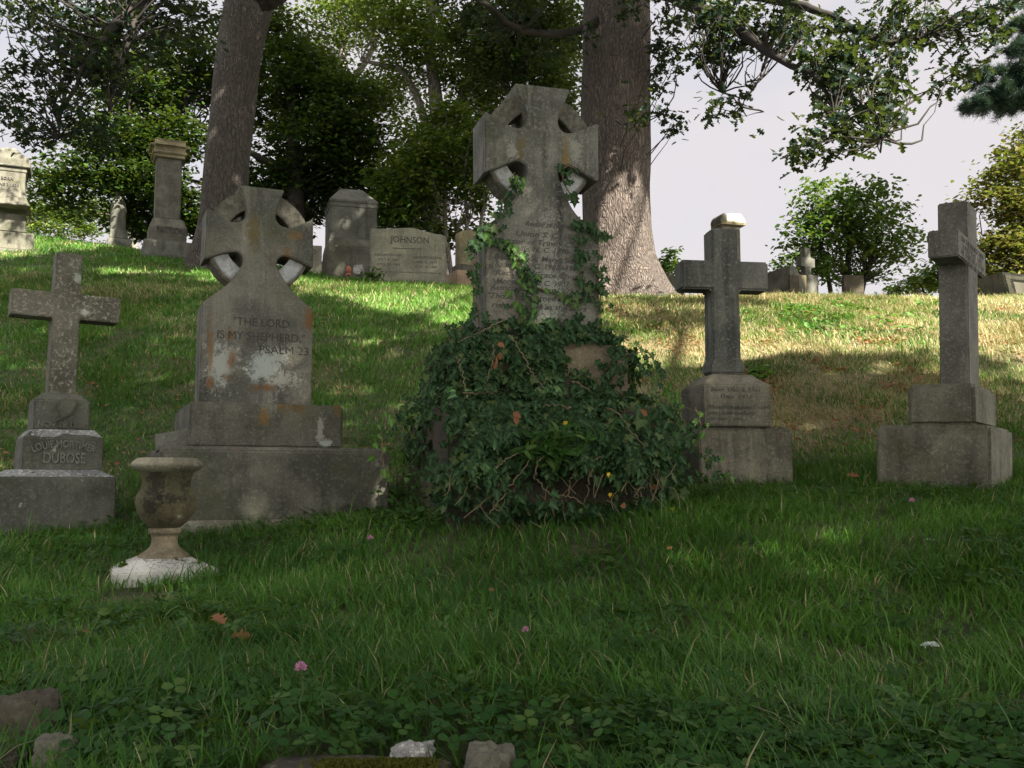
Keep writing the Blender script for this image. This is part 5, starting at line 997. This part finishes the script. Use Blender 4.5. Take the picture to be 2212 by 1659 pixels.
# ================================================================== FOREGROUND ROCKS, FLOWERS, LEAVES
def g_at(px,py):
    """point of the ground seen at a pixel"""
    Y=1.5
    while Y<20:
        p=at(px,py,Y)
        if p[2]<float(H(p[0],p[1])): return p
        Y+=.01
    return p
def grock(px,py,sx,sy,sz,dz,mat,label,seed,**kw):
    p=g_at(px,py); return rock('rock',(p[0],p[1],p[2]+dz),(sx,sy,sz),mat,label,'rock',seed,**kw)
def trock(px,pyt,Y,sx,sy,sz,mat,label,seed,**kw):
    p=at(px,pyt,Y); return rock('rock',(p[0],p[1],p[2]-sz*.92),(sx,sy,sz),mat,label,'rock',seed,**kw)
trock(1062,1600,2.06,.058,.055,.085,M_rock,'rounded tan boulder with pale lichen at the bottom edge, right of the mossy rock',2,rough=.2)
rk=trock(765,1636,2.06,.24,.10,.05,M_slabr,'long flat dark rock with moss cushions at the bottom edge',6,rough=.2,flat_=.62)
P=[];
for (cx_,w_) in((-.02,.06),(.07,.05),(.13,.04)):
    m_=900; P.append(np.stack([cx_+RS.normal(0,w_*.45,m_),RS.normal(-.03,.03,m_),.026+.018*np.clip(1-RS.rand(m_)*.5,0,1)+0*RS.rand(m_)],1))
P=np.vstack(P); P[:,2]-=np.abs(P[:,1]+.02)*.3; link('moss',scatter('moss',LEAF,P,basis(np.stack([RS.normal(0,.5,len(P)),RS.normal(0,.5,len(P)),np.ones(len(P))],1),RS.normal(0,1,P.shape)),.011),M_moss,rk)
trock(888,1598,2.17,.058,.045,.05,M_rockg,'pale flecked granite rock behind the mossy flat rock',5,rough=.25)
trock(62,1487,2.34,.085,.09,.13,M_slabr,'large dark weathered rock in the grass at the lower left edge',8,rough=.3)
trock(5,1610,2.14,.07,.07,.06,M_slabr,'low earthy rock in the bottom left corner',12,rough=.4)
trock(127,1582,2.1,.05,.05,.06,M_rock,'small two tone rock with a white face beside the dark left rock',14,rough=.22)
trock(1885,1645,2.12,.035,.03,.03,M_tan,'tiny reddish brown stone at the bottom edge right of centre',16,rough=.3)
def clover(px,py,Y,hh,r,label):
    t=at(px,py,Y); b=np.array([t[0]-.01,t[1]+.01,float(H(t[0],t[1]))]); e=empty('clover_flower',tuple(b),0,label,'flower','pink clover flowers in the grass')
    V,Fc=tube(bend(b,t,.04,8)-b,.0018,5); link('stem',big_mesh('stem',V,Fc),M_gstem,e)
    n=120; q=nrm(RS.normal(0,1,(n,3))); q=q[q[:,2]>-.5]; P=t+q*r*np.array([.55,.55,.6]); link('flower_head',scatter('flower_head',(LEAF[0]*np.array([.55,1,1]),LEAF[1]),P-b,basis(q+np.array([0,0,.7]),RS.normal(0,1,q.shape)),r*.75),M_pk,e)
    a=np.array([[math.cos(x),math.sin(x),.15] for x in (0.3,2.2,4.2)]); link('leaves',scatter('leaves',(LEAF[0],LEAF[1]),np.repeat((t-np.array([0,0,r*1.1]))[None],3,0)-b,basis(a,np.array([[0,0,1.]]*3)),r*2.0),M_broad,e)
M_pk=leafmat('clover_petals',(.55,.20,.38),(.75,.42,.58),None,.2,.8)
clover(650,1444,2.25,.2,.013,'pink clover flower nearest the viewer, above the mossy rock')
clover(1135,1362,2.9,.2,.010,'small mauve clover flower in the grass below the ivy mound')
clover(1970,1082,5.3,.2,.014,'tiny pink clover flower below the base of the rotated cross')
clover(800,1163,4.9,.2,.013,'tiny dull pink clover flower in front of the long lower step')
def lace(px,py,Y,r,label):
    t=at(px,py,Y); b=np.array([t[0],t[1]+.02,float(H(t[0],t[1]))]); e=empty('lace_flower',tuple(b),0,label,'flower','flat white lace flowers in the lawn'); tt=[tube(bend(b,t-np.array([0,0,.03]),.04,6)-b,.0018,4)]; P=[]
    for i in range(22):
        a=RS.rand()*6.28; rr=r*math.sqrt(RS.rand()); c=t+np.array([rr*math.cos(a),rr*math.sin(a),RS.normal(0,.002)]); tt.append(tube(np.array([t-np.array([0,0,.03]),c])-b,.0008,3)); P.append(c+RS.normal(0,.0035,(12,3))*np.array([1,1,.3]))
    V,Fc=join(tt); link('stem',big_mesh('stem',V,Fc),M_gstem,e); P=np.vstack(P); link('petals',scatter('petals',LEAF,P-b,basis(RS.normal(0,1,P.shape)*np.array([1,1,.2]),np.array([[0,0,1.]]*len(P))+RS.normal(0,.3,P.shape)),.007),M_wh,e)
M_wh=leafmat('white_petals',(.70,.74,.68),(.82,.85,.80),None,.3,.8)
lace(2014,1392,2.9,.030,'largest white lace flower in the right foreground lawn')
lace(1420,1141,5.1,.026,'white lace flower below the ivy mound, left one of two')
lace(1466,1142,5.1,.026,'white lace flower below the ivy mound, right one of two')
lace(2010,1166,4.7,.024,'faint white lace flower in the lawn below the rotated cross')
def dry_leaf(px,py,size,label,mat=None,up=.05):
    p=g_at(px,py); p[2]+=up; n=1; bm=bmesh.new(); o=link('fallen_leaf',scatter('fallen_leaf',OAK,np.zeros((1,3)),basis(RS.normal(0,1,(1,3))*np.array([1,.5,.1]),np.array([[RS.normal(0,.3),-.6,.8]])),np.array([size])),mat or M_brown); bm.free(); o.location=tuple(p); o.data.transform(Matrix.Rotation(.3,4,'X'))
    me=o.data; tag(o,label,'leaf','fallen brown leaves on the lawn')
for a in[(485,1380,.085,'curled brown leaf on the grass, upper one of the pair left of the pink clover'),(495,1408,.07,'curled brown leaf on the grass, lower one of the pair left of the pink clover'),(175,1395,.04,'small brown leaf in the dark grass at the left edge'),(1440,1210,.03,'small pale brown leaf below the ivy mound'),(1858,1045,.08,'tan dead leaf left of the rotated cross base'),(1778,790,.13,'large brown leaf on the shaded patch of dry bank'),(1070,1300,.03,'little tan leaf in the middle of the lawn'),(1295,1385,.035,'small orange leaf in the right middle lawn')]: dry_leaf(*a)
print('OBJECTS',len(bpy.data.objects),'size ok')
